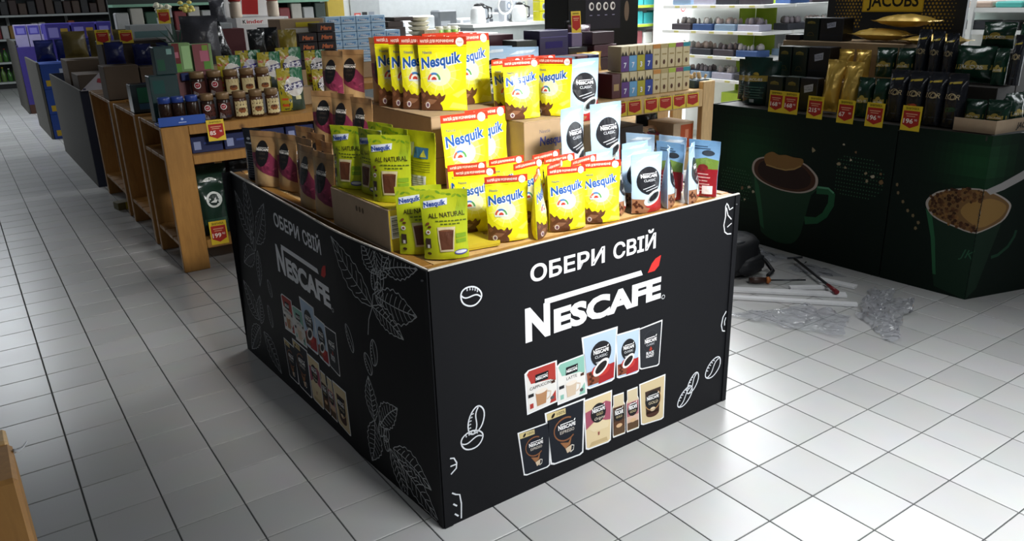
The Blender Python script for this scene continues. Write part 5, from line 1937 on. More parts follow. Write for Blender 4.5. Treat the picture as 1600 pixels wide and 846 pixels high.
def cbox(lb, v0, v1, x0, z0, h, dark=False, badge=False, dp=.10):
    w_ = v0 - v1
    A = Art()
    if dark:
        A.rect(-w_ / 2 + .006, h * .25, w_ / 2 - .006, h * .28, '30343e', 0)
        if badge:
            A.poly([(-.03 + .005, h * .55), (.028, h * .62), (.028, h * .84), (-.03, h * .76)], 'c6c9d8', 1)
            A.text('CARTE', -.024, h * .69, h=.010, w=.046, col='5a6076', layer=2, rot=.1)
            A.text('NOIRE', -.024, h * .62, h=.010, w=.046, col='5a6076', layer=2, rot=.1)
    else:
        A.poly([(-w_ * .28, h * .74), (w_ * .28, h * .74), (w_ * .26, h * .82), (0, h * .86), (-w_ * .26, h * .82)], '8a7c3a', 0)
        A.text('JACOBS', 0, h * .755, h=h * .035, w=w_ * .42, col='1c1a12', layer=1, align='c')
        A.stroke([(-w_ * .22, h * .25), (-w_ * .1, h * .36), (w_ * .1, h * .36), (w_ * .22, h * .25)], .003, '6a5c30', 0)
        A.stroke([(-w_ * .26, h * .22), (w_ * .26, h * .22)], .002, '6a5c30', 0)
    gbox('coffee_box', lb, 'box', 'coffee boxes on the green stand', x0, v1, z0, x0 + dp, v0, z0 + h, DN_ if dark else DG_, A, face='-x')


cbox('green coffee box beside the big pouch, lower row', .640, .535, 3.80, JH, .175, dp=.06)
cbox('green coffee box behind the left price tag, lower row', .515, .425, 3.80, JH, .18, dp=.06)
cbox('black coffee box behind the second price tag, lower row', .415, .305, 3.80, JH, .18, True, True, .06)
cbox('green coffee box at the left of the middle row', .715, .625, 3.98, .946, .172)
cbox('green coffee box second in the middle row', .615, .520, 3.98, .946, .172)
cbox('black coffee box with white sticker in the middle row', .508, .370, 3.98, .946, .175, True, True)
cbox('green coffee box at the left of the top row', .678, .580, 4.15, 1.143, .128)
cbox('black coffee box with white sticker in the top row', .570, .420, 4.15, 1.143, .128, True, True)
gbox('coffee_box', 'dark coffee pack lying behind the middle row of boxes', 'box', None, 4.13, .69, 1.143, 4.24, .79, 1.175, DN_)


def art_jac(hh):
    A = Art()
    Y = lambda t: t * hh
    A.poly([(-.48, Y(.47)), (.48, Y(.50)), (.48, Y(.62)), (-.48, Y(.60))], 'b49a3a', 1)
    A.ell(.0, Y(.62), .12, .09, 'b49a3a', 1, n=12, a0=0, a1=math.pi)
    A.text('JACOBS', 0, Y(.505), h=.085, w=.5, col='f0ead8', layer=2, align='c', bold=.03)
    for k in range(5):
        A.rect(-.36, Y(.14 + .055 * k), .34 - .1 * (k % 2), Y(.153 + .055 * k), '5f8a76', 1)
    A.rect(-.1, Y(.04), .06, Y(.11), 'd0d8d4', 2)
    return A


def art_jac2(hh):
    A = Art()
    Y = lambda t: t * hh
    A.poly([(-.46, Y(.34)), (.46, Y(.37)), (.46, Y(.5)), (-.46, Y(.47))], 'c0a850', 1)
    A.ell(.0, Y(.48), .16, .1, 'c0a850', 1, n=12, a0=0, a1=math.pi)
    A.text('JACOBS', 0, Y(.38), h=.09, w=.6, col='f2eede', layer=2, align='c', bold=.03)
    return A


def art_lor(c):
    def f(hh):
        A = Art()
        Y = lambda t: t * hh
        A.poly([(-.3, Y(.79)), (.3, Y(.82)), (.3, Y(.86)), (-.3, Y(.83))], 'b8a02c', 1)
        A.text("L'OR", -.36, Y(.52), h=.26, w=.72, col='c8b48a', layer=1, shear=.25)
        A.stroke([(.0 + .2 * math.cos(R(q)), Y(.57) + .15 * math.sin(R(q))) for q in range(0, 360, 24)], .03, 'c8b48a', 1, True)
        if c:
            A.poly([(-.44, Y(.34)), (.1, Y(.38)), (.44, Y(.34)), (.2, Y(.30)), (-.2, Y(.27))], c, 1)
        A.rect(-.4, Y(.14), .4, Y(.16), '3a4048', 1)
        return A
    return f


bag('JB', .185, .27, .08, 'doy', '12352c', DARKFOIL, art_jac, nvar=1)
bag('JG', .15, .21, .09, 'brick', '123626', DARKFOIL, art_jac2, nvar=2, wr=.006)
bag('JP', .19, .15, .09, 'pillow', '123a28', DARKFOIL, art_jac2, nvar=2, wr=.008)
bag('LR', .095, .25, .07, 'brick', '1b1d24', DARKFOIL, art_lor('b8482c'), nvar=1, wr=.003)
bag('LG', .095, .25, .07, 'brick', '1b1d24', DARKFOIL, art_lor('2c4a30'), nvar=1, wr=.003)
bag('LN', .095, .25, .07, 'brick', '1e2028', DARKFOIL, art_lor(None), nvar=1, wr=.004)
bag('GD', .13, .27, .08, 'pillow', 'd6b052', FOIL, nvar=3, wr=.008, vary=.08)
bag('GDS', .2, .13, .09, 'pillow', 'd6b052', FOIL, nvar=2, wr=.008, vary=.08)
GJ = 'coffee bags on the green stand'
for kd, nm, u, v, z, yw, tl, s_, lb in [
    ('JB', 'coffee_pouch', 3.84, .745, JH, -84, -2, 1, 'big green coffee pouch with gold band at the left end of the green stand'),
    ('JB', 'coffee_pouch', 3.955, .895, JH, -88, -2, .9, 'green coffee pouch behind the leftmost one on the green stand'),
    ('JB', 'coffee_pouch', 3.918, .715, JH, -90, -2, (.8, .5, .9), 'dark green pouch half hidden between pouch and coffee boxes'),
    ('GD', 'gold_bag', 3.83, .248, JH, -88, -10, (.8, 1, 1.02), 'left gold foil bag leaning behind the price tag 215'),
    ('GD', 'gold_bag', 3.83, .139, JH, -92, -10, (.8, 1, 1.0), 'right gold foil bag leaning behind the price tag 215'),
    ('GDS', 'gold_bag', 4.03, .305, .947, -88, -3, (.45, .8, 1.25), 'left gold foil bag of the middle row'),
    ('GDS', 'gold_bag', 4.03, .200, .947, -92, -3, (.45, .8, 1.25), 'right gold foil bag of the middle row'),
    ('GD', 'gold_bag', 4.24, .075, 1.182, 0, -90, (1.2, .8, 1.2), 'gold foil bag lying at the left on the top row'),
    ('GD', 'gold_bag', 4.22, -.245, 1.162, 0, -90, (1.2, .8, 1.2), 'gold foil bag lying at the right on the top row'),
    ('GD', 'gold_bag', 4.27, -.04, 1.256, 0, -90, (1.2, .8, 1.2), 'gold foil bag lying uppermost on the gold heap'),
    ('JG', 'coffee_bag', 3.84, .042, JH, -90, -2, (.58, .8, .95), 'green coffee bag with gold band behind the price tag 67, left one'),
    ('JG', 'coffee_bag', 3.84, -.048, JH, -90, -2, (.56, .8, .95), 'green coffee bag between the price tags 67 and 196'),
    ('JG', 'coffee_bag', 4.03, .065, .977, -88, -2, .72, 'shiny green coffee bag of the middle row beside the gold ones'),
    ('JG', 'coffee_bag', 4.03, -.045, .977, -91, -2, (.62, .72, .72), 'shiny green coffee bag of the middle row, next to the black bags'),
    ('LN', 'coffee_bag', 3.83, -.137, JH, -90, -2, 1.0, 'black coffee bag with gold monogram behind the price tag 196, first'),
    ('LR', 'coffee_bag', 3.83, -.234, JH, -90, -2, 1.0, 'black coffee bag with orange brush stroke, second in the lower row'),
    ('LN', 'coffee_bag', 3.83, -.330, JH, -90, -2, 1.0, 'black coffee bag behind the rightmost price tag'),
    ('LG', 'coffee_bag', 3.83, -.425, JH, -92, -2, 1.0, 'black coffee bag with green stroke, right end of the lower black row'),
    ('LN', 'coffee_bag', 4.04, -.120, .977, -88, -2, (.65, .9, .98), 'black monogram bag standing high in the middle row, left'),
    ('LN', 'coffee_bag', 4.05, -.186, .977, -92, -2, (.65, .9, .95), 'black monogram bag standing high in the middle row, second'),
    ('LN', 'coffee_bag', 4.06, -.252, .977, -92, -2, (.65, .9, .92), 'black monogram bag standing high in the middle row, third'),
    ('JP', 'coffee_bag', 4.30, -.355, 1.122, -92, -4, .85, 'shiny green bag with yellow end lying high at the right'),
    ('JP', 'coffee_bag', 4.04, -.385, .977, -92, -4, (1.0, .9, 1.15), 'large shiny green bag right of the high black monogram bags'),
    ('JG', 'coffee_bag', 4.03, -.512, .977, -92, -2, (.40, .7, .8), 'shiny green bag with gold band above the right carton'),
    ('LN', 'coffee_bag', 4.05, -.572, .977, -90, -2, (.5, .8, .92), 'black monogram bag at the right end of the middle row'),
    ('JP', 'coffee_bag', 4.30, -.525, 1.122, -92, -4, .80, 'shiny green bag lying highest at the right edge'),
]:
    put(kd, nm, lb, 'bag', GJ, (u, v, z), yw, tl, s_)
# open carton at the right corner with green packs standing in it
oc = thing('open_carton', 'open pale carton with green coffee bags at the corner of the green stand', 'box', None, (3.76, -.47, JH))
part('front_wall', MB().box(0, -.19, 0, .004, .0, .06), CARD2, oc)
m = MB()
m.beam((.002, -.19, .03), (.62, -.27, .03), .06, .004, up=(0, 1, 0))
m = MB()
dr = Vector((.992, -.128, 0))
p0 = Vector((.0, -.19, 0))
nn = dr.cross(UP)
P8 = [p0, p0 + dr * .7, p0 + dr * .7 + UP * .06, p0 + UP * .06]
m.face(P8)
m.face([p - nn * .004 for p in P8][::-1])
m.face([P8[3], P8[2], P8[2] - nn * .004, P8[3] - nn * .004])
part('side_wall', m, CARD2, oc)
part('bottom', MB().box(.005, -.185, .001, .17, .0, .004), CARD2, oc)
A = Art()
A.text('JAC', .15, .014, h=.03, col='2a241c', bold=.03, shear=.2)
part('print', A.mb(lambda x, y, o: p0 + dr * x + UP * y + nn * o), INK, oc, True)
for u, v, z, yw, s_, lb in [
    (3.84, -.520, JH + .006, -90, .62, 'small green bag at the left in the open carton'), (3.852, -.615, JH + .006, -88, .64, 'green bag with shiny folds in the middle of the open carton'),
    (3.965, -.628, JH + .006, -12, .75, 'green bag at the right in the open carton, facing the end'), (4.10, -.640, JH + .006, -8, .75, 'green bag farthest right in the open carton')]:
    put('JG', 'coffee_bag', lb, 'bag', GJ, (u, v, z), yw, -3, s_)
for v, z, nu_, lb in [(.476, .785, '168', 'price tag 168 at the left of the green stand'), (.380, .785, '168', 'price tag 168 second from left on the green stand'), (.225, .776, '215', 'price tag 215 before the gold foil bags'), (.043, .772, '67', 'price tag 67 before the green coffee bag'), (-.118, .772, '196', 'price tag 196 before the first black monogram bag'), (-.306, .775, '196', 'rightmost price tag 196 on the green stand')]:
    price_tag(lb, (3.678, v, z), -90, nu_, '90', .096, .118, -3)

# ------------------------------------------------------------------ goods on the pale rack at the right
LILAC = [mat('choc_%d' % k, c, .4) for k, c in enumerate(('6a4a86', '6ea4cc', 'b0a63a', '3a4a94', 'c88a4a', 'b4a070', 'b4c04a', '8a4a6a', '3a8a94'))]
CREAM = mat('cream_choc_box', 'cbb98e', .45)
U0 = 3.86
for r_ in range(2):
    for k in range(9):
        x = U0 + k * .078 + (.02 if r_ else 0)
        z = .722 + r_ * .178
        w_, h_ = .074, .174
        A = Art()
        hexc = ('6a4a86', '6ea4cc', 'b0a63a', '3a4a94', 'c88a4a', 'b4a070', 'a8b84a', '8a4a6a', '3a8a94')[k]
        if k < 4:
            A.rect(-w_ / 2, 0, w_ / 2, h_ * .62, hexc, 0)
            A.text('7' if k != 2 else '3', .002, h_ * .15, h=.04, col='e4e6f0', layer=1, align='c', bold=.03)
            A.poly([(-w_ / 2, h_ * .62), (-w_ * .3, h_ * .8), (-w_ * .1, h_ * .64), (w_ * .1, h_ * .82), (w_ * .3, h_ * .64), (w_ / 2, h_ * .62)], '3a342c', 1)
        else:
            A.rect(-w_ / 2, h_ * .82, w_ / 2, h_, hexc, 0)
            A.ell(0, h_ * .25, .012, .018, '5a3a2a', 1, n=10)
            A.rect(-w_ * .3, h_ * .55, w_ * .3, h_ * .6, 'a08a5a', 1)
        gbox('chocolate_box', f'cream chocolate box, {ORD[k]} from left in the {("lower", "upper")[r_]} row of the pale rack', 'box', 'cream chocolate boxes on the pale rack', x, 1.945 + r_ * .03, z, x + w_, 2.12, z + h_, CREAM, A)
gbox('chocolate_box', 'dark red chocolate box left of the lower cream row', 'box', None, 3.77, 1.945, .722, 3.852, 2.12, .892, mat('dark_red_choc', '5a2a2c', .4), box_art(.08, .154, [(.2, .35, .8, .65, 'b89a6a')]))
for k in range(4):
    x = 3.40 + k * .105
    gbox('chocolate_box', f'wine red or navy chocolate box left of the upper cream row, {ORD[k]} from left', 'box', 'dark chocolate boxes on the pale rack', x, 2.14, .722, x + .10, 2.30, 1.02, mat('wine_%d' % (k % 3), ('27346a', '3a1c20', '742c34')[k % 3], .4), box_art(.1, .298, [(.15, .72, .85, .86, ('6a7ab0', '6a4a4c', 'b87a74')[k % 3])]))
for k in range(6):
    price_tag(f'price tag on the pale rack rail, {ORD[k]} from left', (3.80 + k * .145 + (.02 if k > 1 else 0), 1.889, .60), 0, '', '', .135, .115, -4)
wt = thing('sweets_basket', 'small dark basket of wrapped sweets at the end of the pale rack', 'basket', None, (4.705, 2.03, .722))
part('basket_body', MB().box(-.07, -.07, 0, .09, .07, .06, bev=.004), mat('dark_blue_basket', '28404c', .5), wt)
q = MB()
for j in range(10):
    a_ = Vector((rg.uniform(-.06, .08), rg.uniform(-.05, .05), .065))
    q.beam(a_, a_ + Vector((rg.uniform(-.02, .02), rg.uniform(-.02, .02), rg.uniform(.02, .06))), .02, .02, bev=.004)
part('sweets', q, mat('cream_wrapper', 'c8ac84', .4), wt)['kind'] = 'stuff'
put('SY', 'sweets_bag', 'orange and cream sweets bag beside the basket on the pale rack', 'bag', None, (4.60, 2.06, .722), -5, -3, .5)
bx = gbox('carton', 'brown carton with an orange red printed panel under the pale rack', 'box', None, 4.43, 1.97, .242, 4.655, 2.25, .47, CARD2, box_art(.225, .228, [(.35, .12, .95, .92, 'b4502c'), (.58, .45, .74, .75, 'd88a6a')]))
put('SK', 'bag', 'black upright bag on the lower shelf of the pale rack', 'bag', None, (4.50, 2.33, .242), 10, -2, 1.3)
for k, x in enumerate((4.20, 4.32)):
    put('G', 'coffee_packet', f'kraft coffee packet lying under the pale rack, {("left", "right")[k]} one', 'packet', 'kraft packets under the pale rack', (x, 2.02, .345), -15, -60, .9)
gbox('carton', 'dark carton at the left on the lower shelf of the pale rack', 'box', None, 3.6, 1.98, .242, 4.12, 2.3, .50, mat('dark_brown_card', '3a2c22', .6))
gbox('carton', 'low grey carton under the kraft packets of the pale rack', 'box', None, 4.13, 1.96, .242, 4.40, 2.3, .295, mat('grey_card', '8a8884', .7))
# gift cartons on the rack behind
VIO = mat('violet_gift_box', '2a2158', .35)
gbox('gift_box', 'violet gift carton behind the pale blue packets', 'box', None, 3.83, 2.88, .822, 4.12, 3.1, 1.165, VIO, box_art(.29, .343, [(.05, .84, .95, .86, '6a64a0'), (.2, .6, .8, .75, '342c74')]))
gbox('gift_box', 'dark green gift carton left of the violet one', 'box', None, 3.62, 2.90, .822, 3.82, 3.1, 1.10, mat('dark_green_gift', '1c2a26', .35))
gbox('gift_box', 'dusky rose gift carton above the pale blue packets', 'box', None, 3.50, 3.20, .822, 3.80, 3.4, 1.14, mat('rose_gift', '5a343c', .4))
gbox('gift_box', 'black gift carton with wine top in the middle of the rear rack', 'box', None, 4.14, 2.90, .822, 4.34, 3.06, 1.02, mat('black_gift', '1a1618', .35))
for k in range(3):
    z = .822 + k * .105
    gbox('gift_box', f'wine coloured gift box, {("bottom", "middle", "top")[k]} of the stack left of the white roll', 'box', 'wine gift boxes', 4.40 - .02 * k, 2.86, z, 4.66 - .03 * k, 3.04, z + .10, mat('wine_gift_%d' % (k % 2), ('321822', '4a2630')[k % 2], .4))
put('GDS', 'gold_bag', 'small gold gift bag before the wine boxes', 'bag', None, (4.30, 2.83, .822), -8, -2, 1.2)
put('PV', 'gift_bag', 'plum coloured gift bag behind the gold one', 'bag', None, (4.47, 3.16, 1.022), -12, -4, 1.0)
gbox('gift_box', 'black gift carton under the plum coloured gift bag', 'box', None, 4.36, 3.07, .822, 4.60, 3.26, 1.02, mat('black_gift', '1a1618', .35))
gbox('gift_box', 'pale lilac gift box left of the plum bag', 'box', None, 4.19, 2.92, 1.021, 4.30, 3.04, 1.13, mat('lilac_gift', '74688a', .5))
price_tag('tall price tag above the plum gift bag', (4.245, 2.925, 1.132), 0, '', '', .10, .17)
ro = thing('paper_roll', 'thick white roll lying on the rear pale rack', 'roll', None, (4.68, 3.02, .90), 0)
q = MB().lathe([(.07, 0), (.08, .01), (.08, .50), (.07, .51)], 20)
part('roll', q, mat('bright_white_paper', 'f0f2f2', .6), ro, rot=(0, R(90), 0))
part('roll_rest', MB().box(.02, -.07, -.078, .48, .07, -.06), mat('bright_white_paper', 'f0f2f2', .6), ro)
bc = thing('capsule_cabinet', 'tall black cabinet with coffee capsule picture behind the gift boxes', 'cabinet', None, (4.55, 3.42, .822))
part('cabinet_body', MB().box(0, 0, 0, .85, .35, 1.0, bev=.005), mat('black_brown_cabinet', '0b0908', .5, spec=.2), bc)
part('drip_handle', MB().tube([(-.01, -.02, .38), (-.06, -.04, .38), (-.06, -.04, .24), (-.01, -.02, .24)], .012), BLACK, bc)
A = Art()
A.rect(.2, .30, .62, .58, '17131c', 0)
for k in range(4):
    A.ell(.27 + k * .085, .50, .03, .036, 'c8c4c0', 1, n=16)
    A.ell(.275 + k * .085, .50, .018, .022, '2a2024', 2, n=12)
    A.rect(.25 + k * .09, .42, .28 + k * .09, .426, '8a86a0', 1)
A.ell(.70, .45, .03, .09, '5a4a3c', 0)
part('capsule_print', A.mb(lambda x, y, o: Vector((x, -o, y)), base=.001), INK, bc, True)

# ------------------------------------------------------------------ bright back-right half of the shop
LIME = mat('lime_green_board', 'a8c43c', .5)
GLW = mat('shelf_white', 'f2f4f2', .45, var=.02)
ws = thing('corner_shelving', 'white corner shelving with lime green back and rows of baskets', 'shelf', None, (6.0, 2.45, 0))
part('back_board', MB().box(.45, .45, 0, .48, 1.3, 1.9), GLW, ws)
part('back_board', MB().box(.481, .45, 0, 1.6, .48, 1.9), GLW, ws)
part('lime_panel', MB().box(.435, .2, .1, .449, .43, 1.9), LIME, ws)
part('lime_panel', MB().box(.215, .435, .1, .43, .449, 1.9), LIME, ws)
part('base_board', MB().box(.02, .02, 0, .44, .44, .5), LIME, ws)
LV = (.62, .835, 1.065, 1.30)
for z in LV:
    part('shelf_board', MB().box(0, 0, z - .03, .43, 1.25, z, bev=.003), GLW, ws)
    part('shelf_board', MB().box(.432, -.02, z - .03, 1.6, .43, z, bev=.003), GLW, ws)
    for k in range(5):
        part('shelf_tag', MB().box(-.003, .1 + k * .23, z - .024, -.0005, .16 + k * .23, z - .006), mat('pale_yellow_tag', 'd8d48a', .5), ws)
BK = [mat('basket_%d' % k, c, .5) for k, c in enumerate(('3a3c44', '3c5a90', 'b8b8cc', '4a444c', '8aa4c0'))]
JK = [mat('trinket_%d' % k, c, .5) for k, c in enumerate(('e8e8e6', 'b8b4b4', '8a8288', 'd8c8c4'))]
for li, z in enumerate(LV[:3] + (1.30,)):
    for k in range(7):
        if k < 4:
            x0, y0, x1, y1 = 6.02, 2.50 + k * .28, 6.20, 2.75 + k * .28
            sd = f'{ORD[k]} from the corner on the left side'
        else:
            x0, y0, x1, y1 = 6.05 + (k - 3) * .32, 2.45, 6.33 + (k - 3) * .32, 2.62
            sd = f'{ORD[k - 4]} from the corner on the right side'
        t = thing('basket', f'basket {sd}, {ORD[li]} corner shelf from below', 'basket', 'baskets on the corner shelving', ((x0 + x1) / 2, (y0 + y1) / 2, z + .001))
        w_, d_ = (x1 - x0) / 2, (y1 - y0) / 2
        part('basket_body', MB().box(-w_, -d_, 0, w_, d_, .06, bev=.006), BK[(k * 2 + li) % 5], t)
        q = MB()
        for j in range(14):
            cx, cy = rg.uniform(-w_ * .8, w_ * .8), rg.uniform(-d_ * .8, d_ * .8)
            r_ = rg.uniform(.012, .028)
            q.lathe([(r_ * .4, .055), (r_, .07), (r_ * .8, .08 + r_), (r_ * .2, .085 + r_ * 1.4)], 6, cx=cx, cy=cy)
        part('trinkets', q, JK[(k + li) % 4], t)['kind'] = 'stuff'
# white pillar wall with a poster
struct('wall_pillar', MB().box(7.05, 4.6, 0, 8.6, 4.9, 3.2), WALLW)
po = thing('poster', 'white notice with red mark on the white pillar wall', 'poster', None, (7.35, 4.598, 1.03))
part('sheet', MB().box(-.21, -.003, 0, .21, 0, .4), mat('notice_paper', 'f4f6f6', .5), po)
A = Art()
A.ell(-.12, .22, .045, .055, 'c8323a', 0, n=18)
A.ell(-.12, .22, .033, .043, 'f0e8e8', 1, n=18)
A.rect(-.135, .2, -.105, .24, 'c8323a', 2)
A.text('Перевірте ціну', 0, .335, h=.022, w=.2, col='6a6a6a', layer=0, align='c')
for k in range(4):
    A.rect(-.17, .04 + .03 * k, .02, .047 + .03 * k, 'b8bcc0', 0)
part('print', A.mb(lambda x, y, o: Vector((x, -.003 - o, y)), base=.001), INK, po, True)
sn = thing('price_scanner', 'small black price scanner on the white pillar wall', 'device', None, (7.45, 4.59, 1.2))
part('case', MB().box(-.06, -.06, 0, .06, 0, .12, bev=.01), BLACK, sn)
part('screen', MB().box(-.04, -.063, .03, .04, -.0605, .10), mat('grey_screen', '9aa4a8', .2), sn)
part('red_lamp', MB().box(-.03, -.05, -.02, .04, -.01, -.001, bev=.004), mat('red_plastic', 'b8323a', .4), sn)
# shelving with teal packs
ts_ = thing('white_shelving', 'white shelving with lime edges and teal packs behind the pale rack', 'shelf', None, (5.9, 5.0, 0))
part('back_board', MB().box(0, .35, 0, 1.8, .38, 1.9), GLW, ts_)
for z in (.55, .83, 1.06, 1.28):
    part('shelf_board', MB().box(0, 0, z - .03, 1.8, .34, z), GLW, ts_)
    part('shelf_edge', MB().box(0, -.006, z - .03, 1.8, -.0005, z), LIME, ts_)
TL_ = mat('teal_pack', '3aa0a4', .4)
for li, z in enumerate((.83, 1.06, 1.28)):
    for k in range(9):
        x = 6.02 + k * .17
        m_ = TL_ if (k in (5, 6, 7) and li > 0) else mat('pale_pack_%d' % ((k + li) % 3), ('e4e4e2', 'd8c4c4', '8a4a50')[(k + li) % 3], .5)
        gbox('pack', f'pack on the white shelving, {ORD[k]} from left, {ORD[li]} shelf from below', 'packet', 'packs on the white shelving', x, 5.05, z + .001, x + .15, 5.2, z + .131 + .02 * (k % 2), m_, bev=.008)
# appliance tables
def table(label, x0, y0, x1, y1, h):
    t = thing('white_table', label, 'table', 'white display tables', (x0, y0, 0))
    part('table_top', MB().box(0, 0, h - .04, x1 - x0, y1 - y0, h, bev=.004), GLW, t)
    part('table_base', MB().box(.04, .04, 0, x1 - x0 - .04, y1 - y0 - .04, h - .041), mat('grey_base', '9aa0a0', .6), t)


table('white display table with tableware behind the milk boxes', 3.35, 4.85, 4.75, 5.5, 1.07)
table('white display table with appliances in the bright middle distance', 5.1, 5.9, 7.2, 6.5, 1.12)
table('long white counter before the bright back partition', 4.9, 7.6, 8.6, 8.1, 1.02)
BRN = mat('dark_brown_boxes', '2e221e', .5)
for k, (x0, x1, z0, z1) in enumerate(((3.50, 3.72, 1.07, 1.17), (3.53, 3.70, 1.172, 1.225), (3.60, 3.81, 1.227, 1.262))):
    gbox('gift_box', f'dark brown flat box, {("bottom", "middle", "top")[k]} of the stack on the tableware table', 'box', 'dark brown boxes', x0, 4.95, z0, x1, 5.2, z1, BRN)
IV = mat('ivory_ceramic', 'e0dcc8', .3)
for k in range(4):
    t = thing('dish', f'ivory dish, {ORD[k]} from below in the stack beside the dark boxes', 'dish', 'ivory dishes', (3.95, 5.1, 1.07 + k * .046))
    part('dish_body', MB().lathe([(.06, 0), (.10, .02), (.11, .044)], 18), IV, t)
    part('rim', MB().lathe([(.112, .040), (.114, .0445), (.11, .0455)], 18), IV, t)
for k in range(3):
    t = thing('mug', f'white and green mug on the tableware table, {ORD[k]} from left', 'mug', 'white and green mugs', (4.13 + k * .09, 5.0, 1.07))
    part('mug_body', MB().lathe([(.034, 0), (.038, .01), (.038, .05)], 16), mat('lime_glaze', '8ab04a', .3), t)
    part('mug_top', MB().lathe([(.038, .0505), (.038, .085), (.033, .085)], 16), IV, t)
    part('handle', MB().tube([(.038, 0, .07), (.062, 0, .065), (.062, 0, .03), (.038, 0, .02)], .006), IV, t)
gbox('sweets_box', 'patterned brown and cream gift box on the tableware table', 'box', None, 3.90, 4.90, 1.07, 4.07, 4.985, 1.13, mat('patterned_card', 'a89478', .5, var=.6, scale=60))
for k, (x, c) in enumerate(((5.3, 'e8eaea'), (5.48, '9aa0a8'), (5.90, 'e4e6e8'))):
    t = thing('kettle', f'appliance jug, {ORD[k]} from left on the appliance table', 'kettle', 'jugs on the appliance table', (x, (6.1, 6.3, 6.08)[k], 1.1205))
    mm = mat('kettle_%d' % k, c, .3)
    part('kettle_body', MB().lathe([(.09, 0), (.10, .02), (.085, .16), (.05, .2)], 18), mm, t)
    part('lid', MB().lathe([(.05, .2005), (.04, .22), (.012, .235)], 14), BLACK, t)
    part('handle', MB().tube([(.09, 0, .04), (.15, 0, .06), (.15, 0, .17), (.06, 0, .195)], .012), BLACK, t)
rn = thing('ring_lamp', 'white ring lamp standing on the appliance table', 'lamp', None, (5.62, 5.98, 1.12))
part('ring', MB().tube([(.10 * math.cos(R(a_)), 0, .2 + .10 * math.sin(R(a_))) for a_ in range(0, 361, 15)], .013), GLW, rn)
part('foot', MB().lathe([(.05, 0), (.05, .01), (.012, .02), (.012, .088)], 14), GLW, rn)
YL = mat('bright_yellow_pack', 'e6e01e', .4)
for r_ in range(3):
    for k in range(3):
        x, z = 6.16 + k * .135, 1.12 + r_ * .115
        A = Art()
        A.ell(0, .055, .03, .042, 'c4c8d0', 0, n=14)
        A.ell(0, .055, .018, .028, '5a6070', 1, n=12)
        gbox('yellow_pack', f'bright yellow pack with oval picture, {ORD[k]} from left, {ORD[r_]} layer from below', 'packet', 'bright yellow packs', x, 6.0, z, x + .13, 6.15, z + .112, YL, A)
for r_ in range(2):
    for k in range(3):
        x, z = 5.80 + k * .115, 1.12 + r_ * .13
        A = Art()
        A.ell(0, .06, .03, .045, '8a94a8', 0, n=14)
        A.ell(0, .06, .018, .03, 'd8dce4', 1, n=12)
        gbox('appliance_box', f'white box with grey oval picture, {ORD[k]} from left, {ORD[r_]} layer from below', 'box', 'white appliance boxes', x, 6.24, z, x + .11, 6.4, z + .126, mat('box_white_grey', 'c4c8d0', .4), A)
for k in range(10):
    x = 4.95 + k * .36
    gbox('appliance', f'white kitchen appliance on the long counter, {ORD[k]} from left', 'appliance', 'white appliances on the counter', x, 7.7, 1.02, x + .30, 7.95, 1.14 + .06 * (k % 3), mat('appliance_%d' % (k % 3), ('e8eaec', 'c8ccd0', '6a6e74')[k % 3], .3), box_art(.3, .12, [(.1, .3, .6, .8, ('b8bcc4', '5a5e66', 'a0a4aa')[k % 3])]), bev=.02)
struct('wall_partition', MB().box(4.25, 8.6, 0, 11.5, 8.75, 1.9), mat('pale_grey_partition', 'b8bcbe', .6))
pt = thing('door_poster', 'grey door panel with red square notices in the back partition', 'poster', None, (4.95, 8.59, .6))
part('panel', MB().box(-.2, -.01, 0, .25, 0, 1.2), mat('grey_door', '9a9ea0', .5), pt)
A = Art()
A.rect(-.15, .55, -.05, .65, 'b8504a', 0)
A.rect(-.13, .57, -.07, .63, 'd8c8c4', 1)
A.rect(-.03, .57, .05, .66, '2a2c30', 0)
A.rect(-.14, .36, -.08, .44, 'b8504a', 0)
A.rect(.07, .62, .16, .66, '7a808a', 0)
part('notices', A.mb(lambda x, y, o: Vector((x, -.01 - o, y)), base=.001), INK, pt, True)
gbox('roller_banner', 'mustard yellow banner stand beside the grey door', 'banner', None, 4.38, 8.5, 0, 4.62, 8.59, 1.6, mat('mustard', 'a8902c', .5))
# far right white rack seen past the header
fr = thing('white_rack', 'bright white rack with dark and teal goods at the far right', 'shelf', None, (6.0, .95, 0))
part('back_board', MB().box(.4, -1.5, 0, .43, 0, 1.9), GLW, fr)
for z in (.6, .9, 1.12, 1.27):
    part('shelf_board', MB().box(0, -1.5, z - .03, .39, 0, z), GLW, fr)
part('upright', MB().box(-.01, -.33, 0, .02, -.30, 1.9), GLW, fr)
for li, z in enumerate((.9, 1.12, 1.27)):
    for k in range(7):
        v = .90 - k * .2
        gbox('goods_tray', f'tray of goods on the far right white rack, {ORD[k]} from left, {ORD[li]} shelf from below', 'tray', 'trays on the far right rack', 6.03, v - .18, z + .001, 6.25, v, z + .001 + (.05, .06, .04)[li], mat('fr_%d' % ((k + 2 * li) % 4), ('3a3c40', 'c8b0a0', '5ac0b8', '44464c')[(k + 2 * li) % 4], .5), bev=.01)

# unseen shelf added right of the green stand to shade the floor before it
gd = thing('added_shade_shelf', 'unseen grey shelf added to shade the floor before the green stand', 'shelf', None, (4.75, -2.35, 0))
part('back_board', MB().box(.55, 0, 0, .58, 1.25, 1.55), mat('grey_base', '9aa0a0', .6), gd)
for z in (.12, .5, .9, 1.3):
    part('shelf_board', MB().box(0, 0, z, 1.1, 1.25, z + .03), mat('grey_base', '9aa0a0', .6), gd)


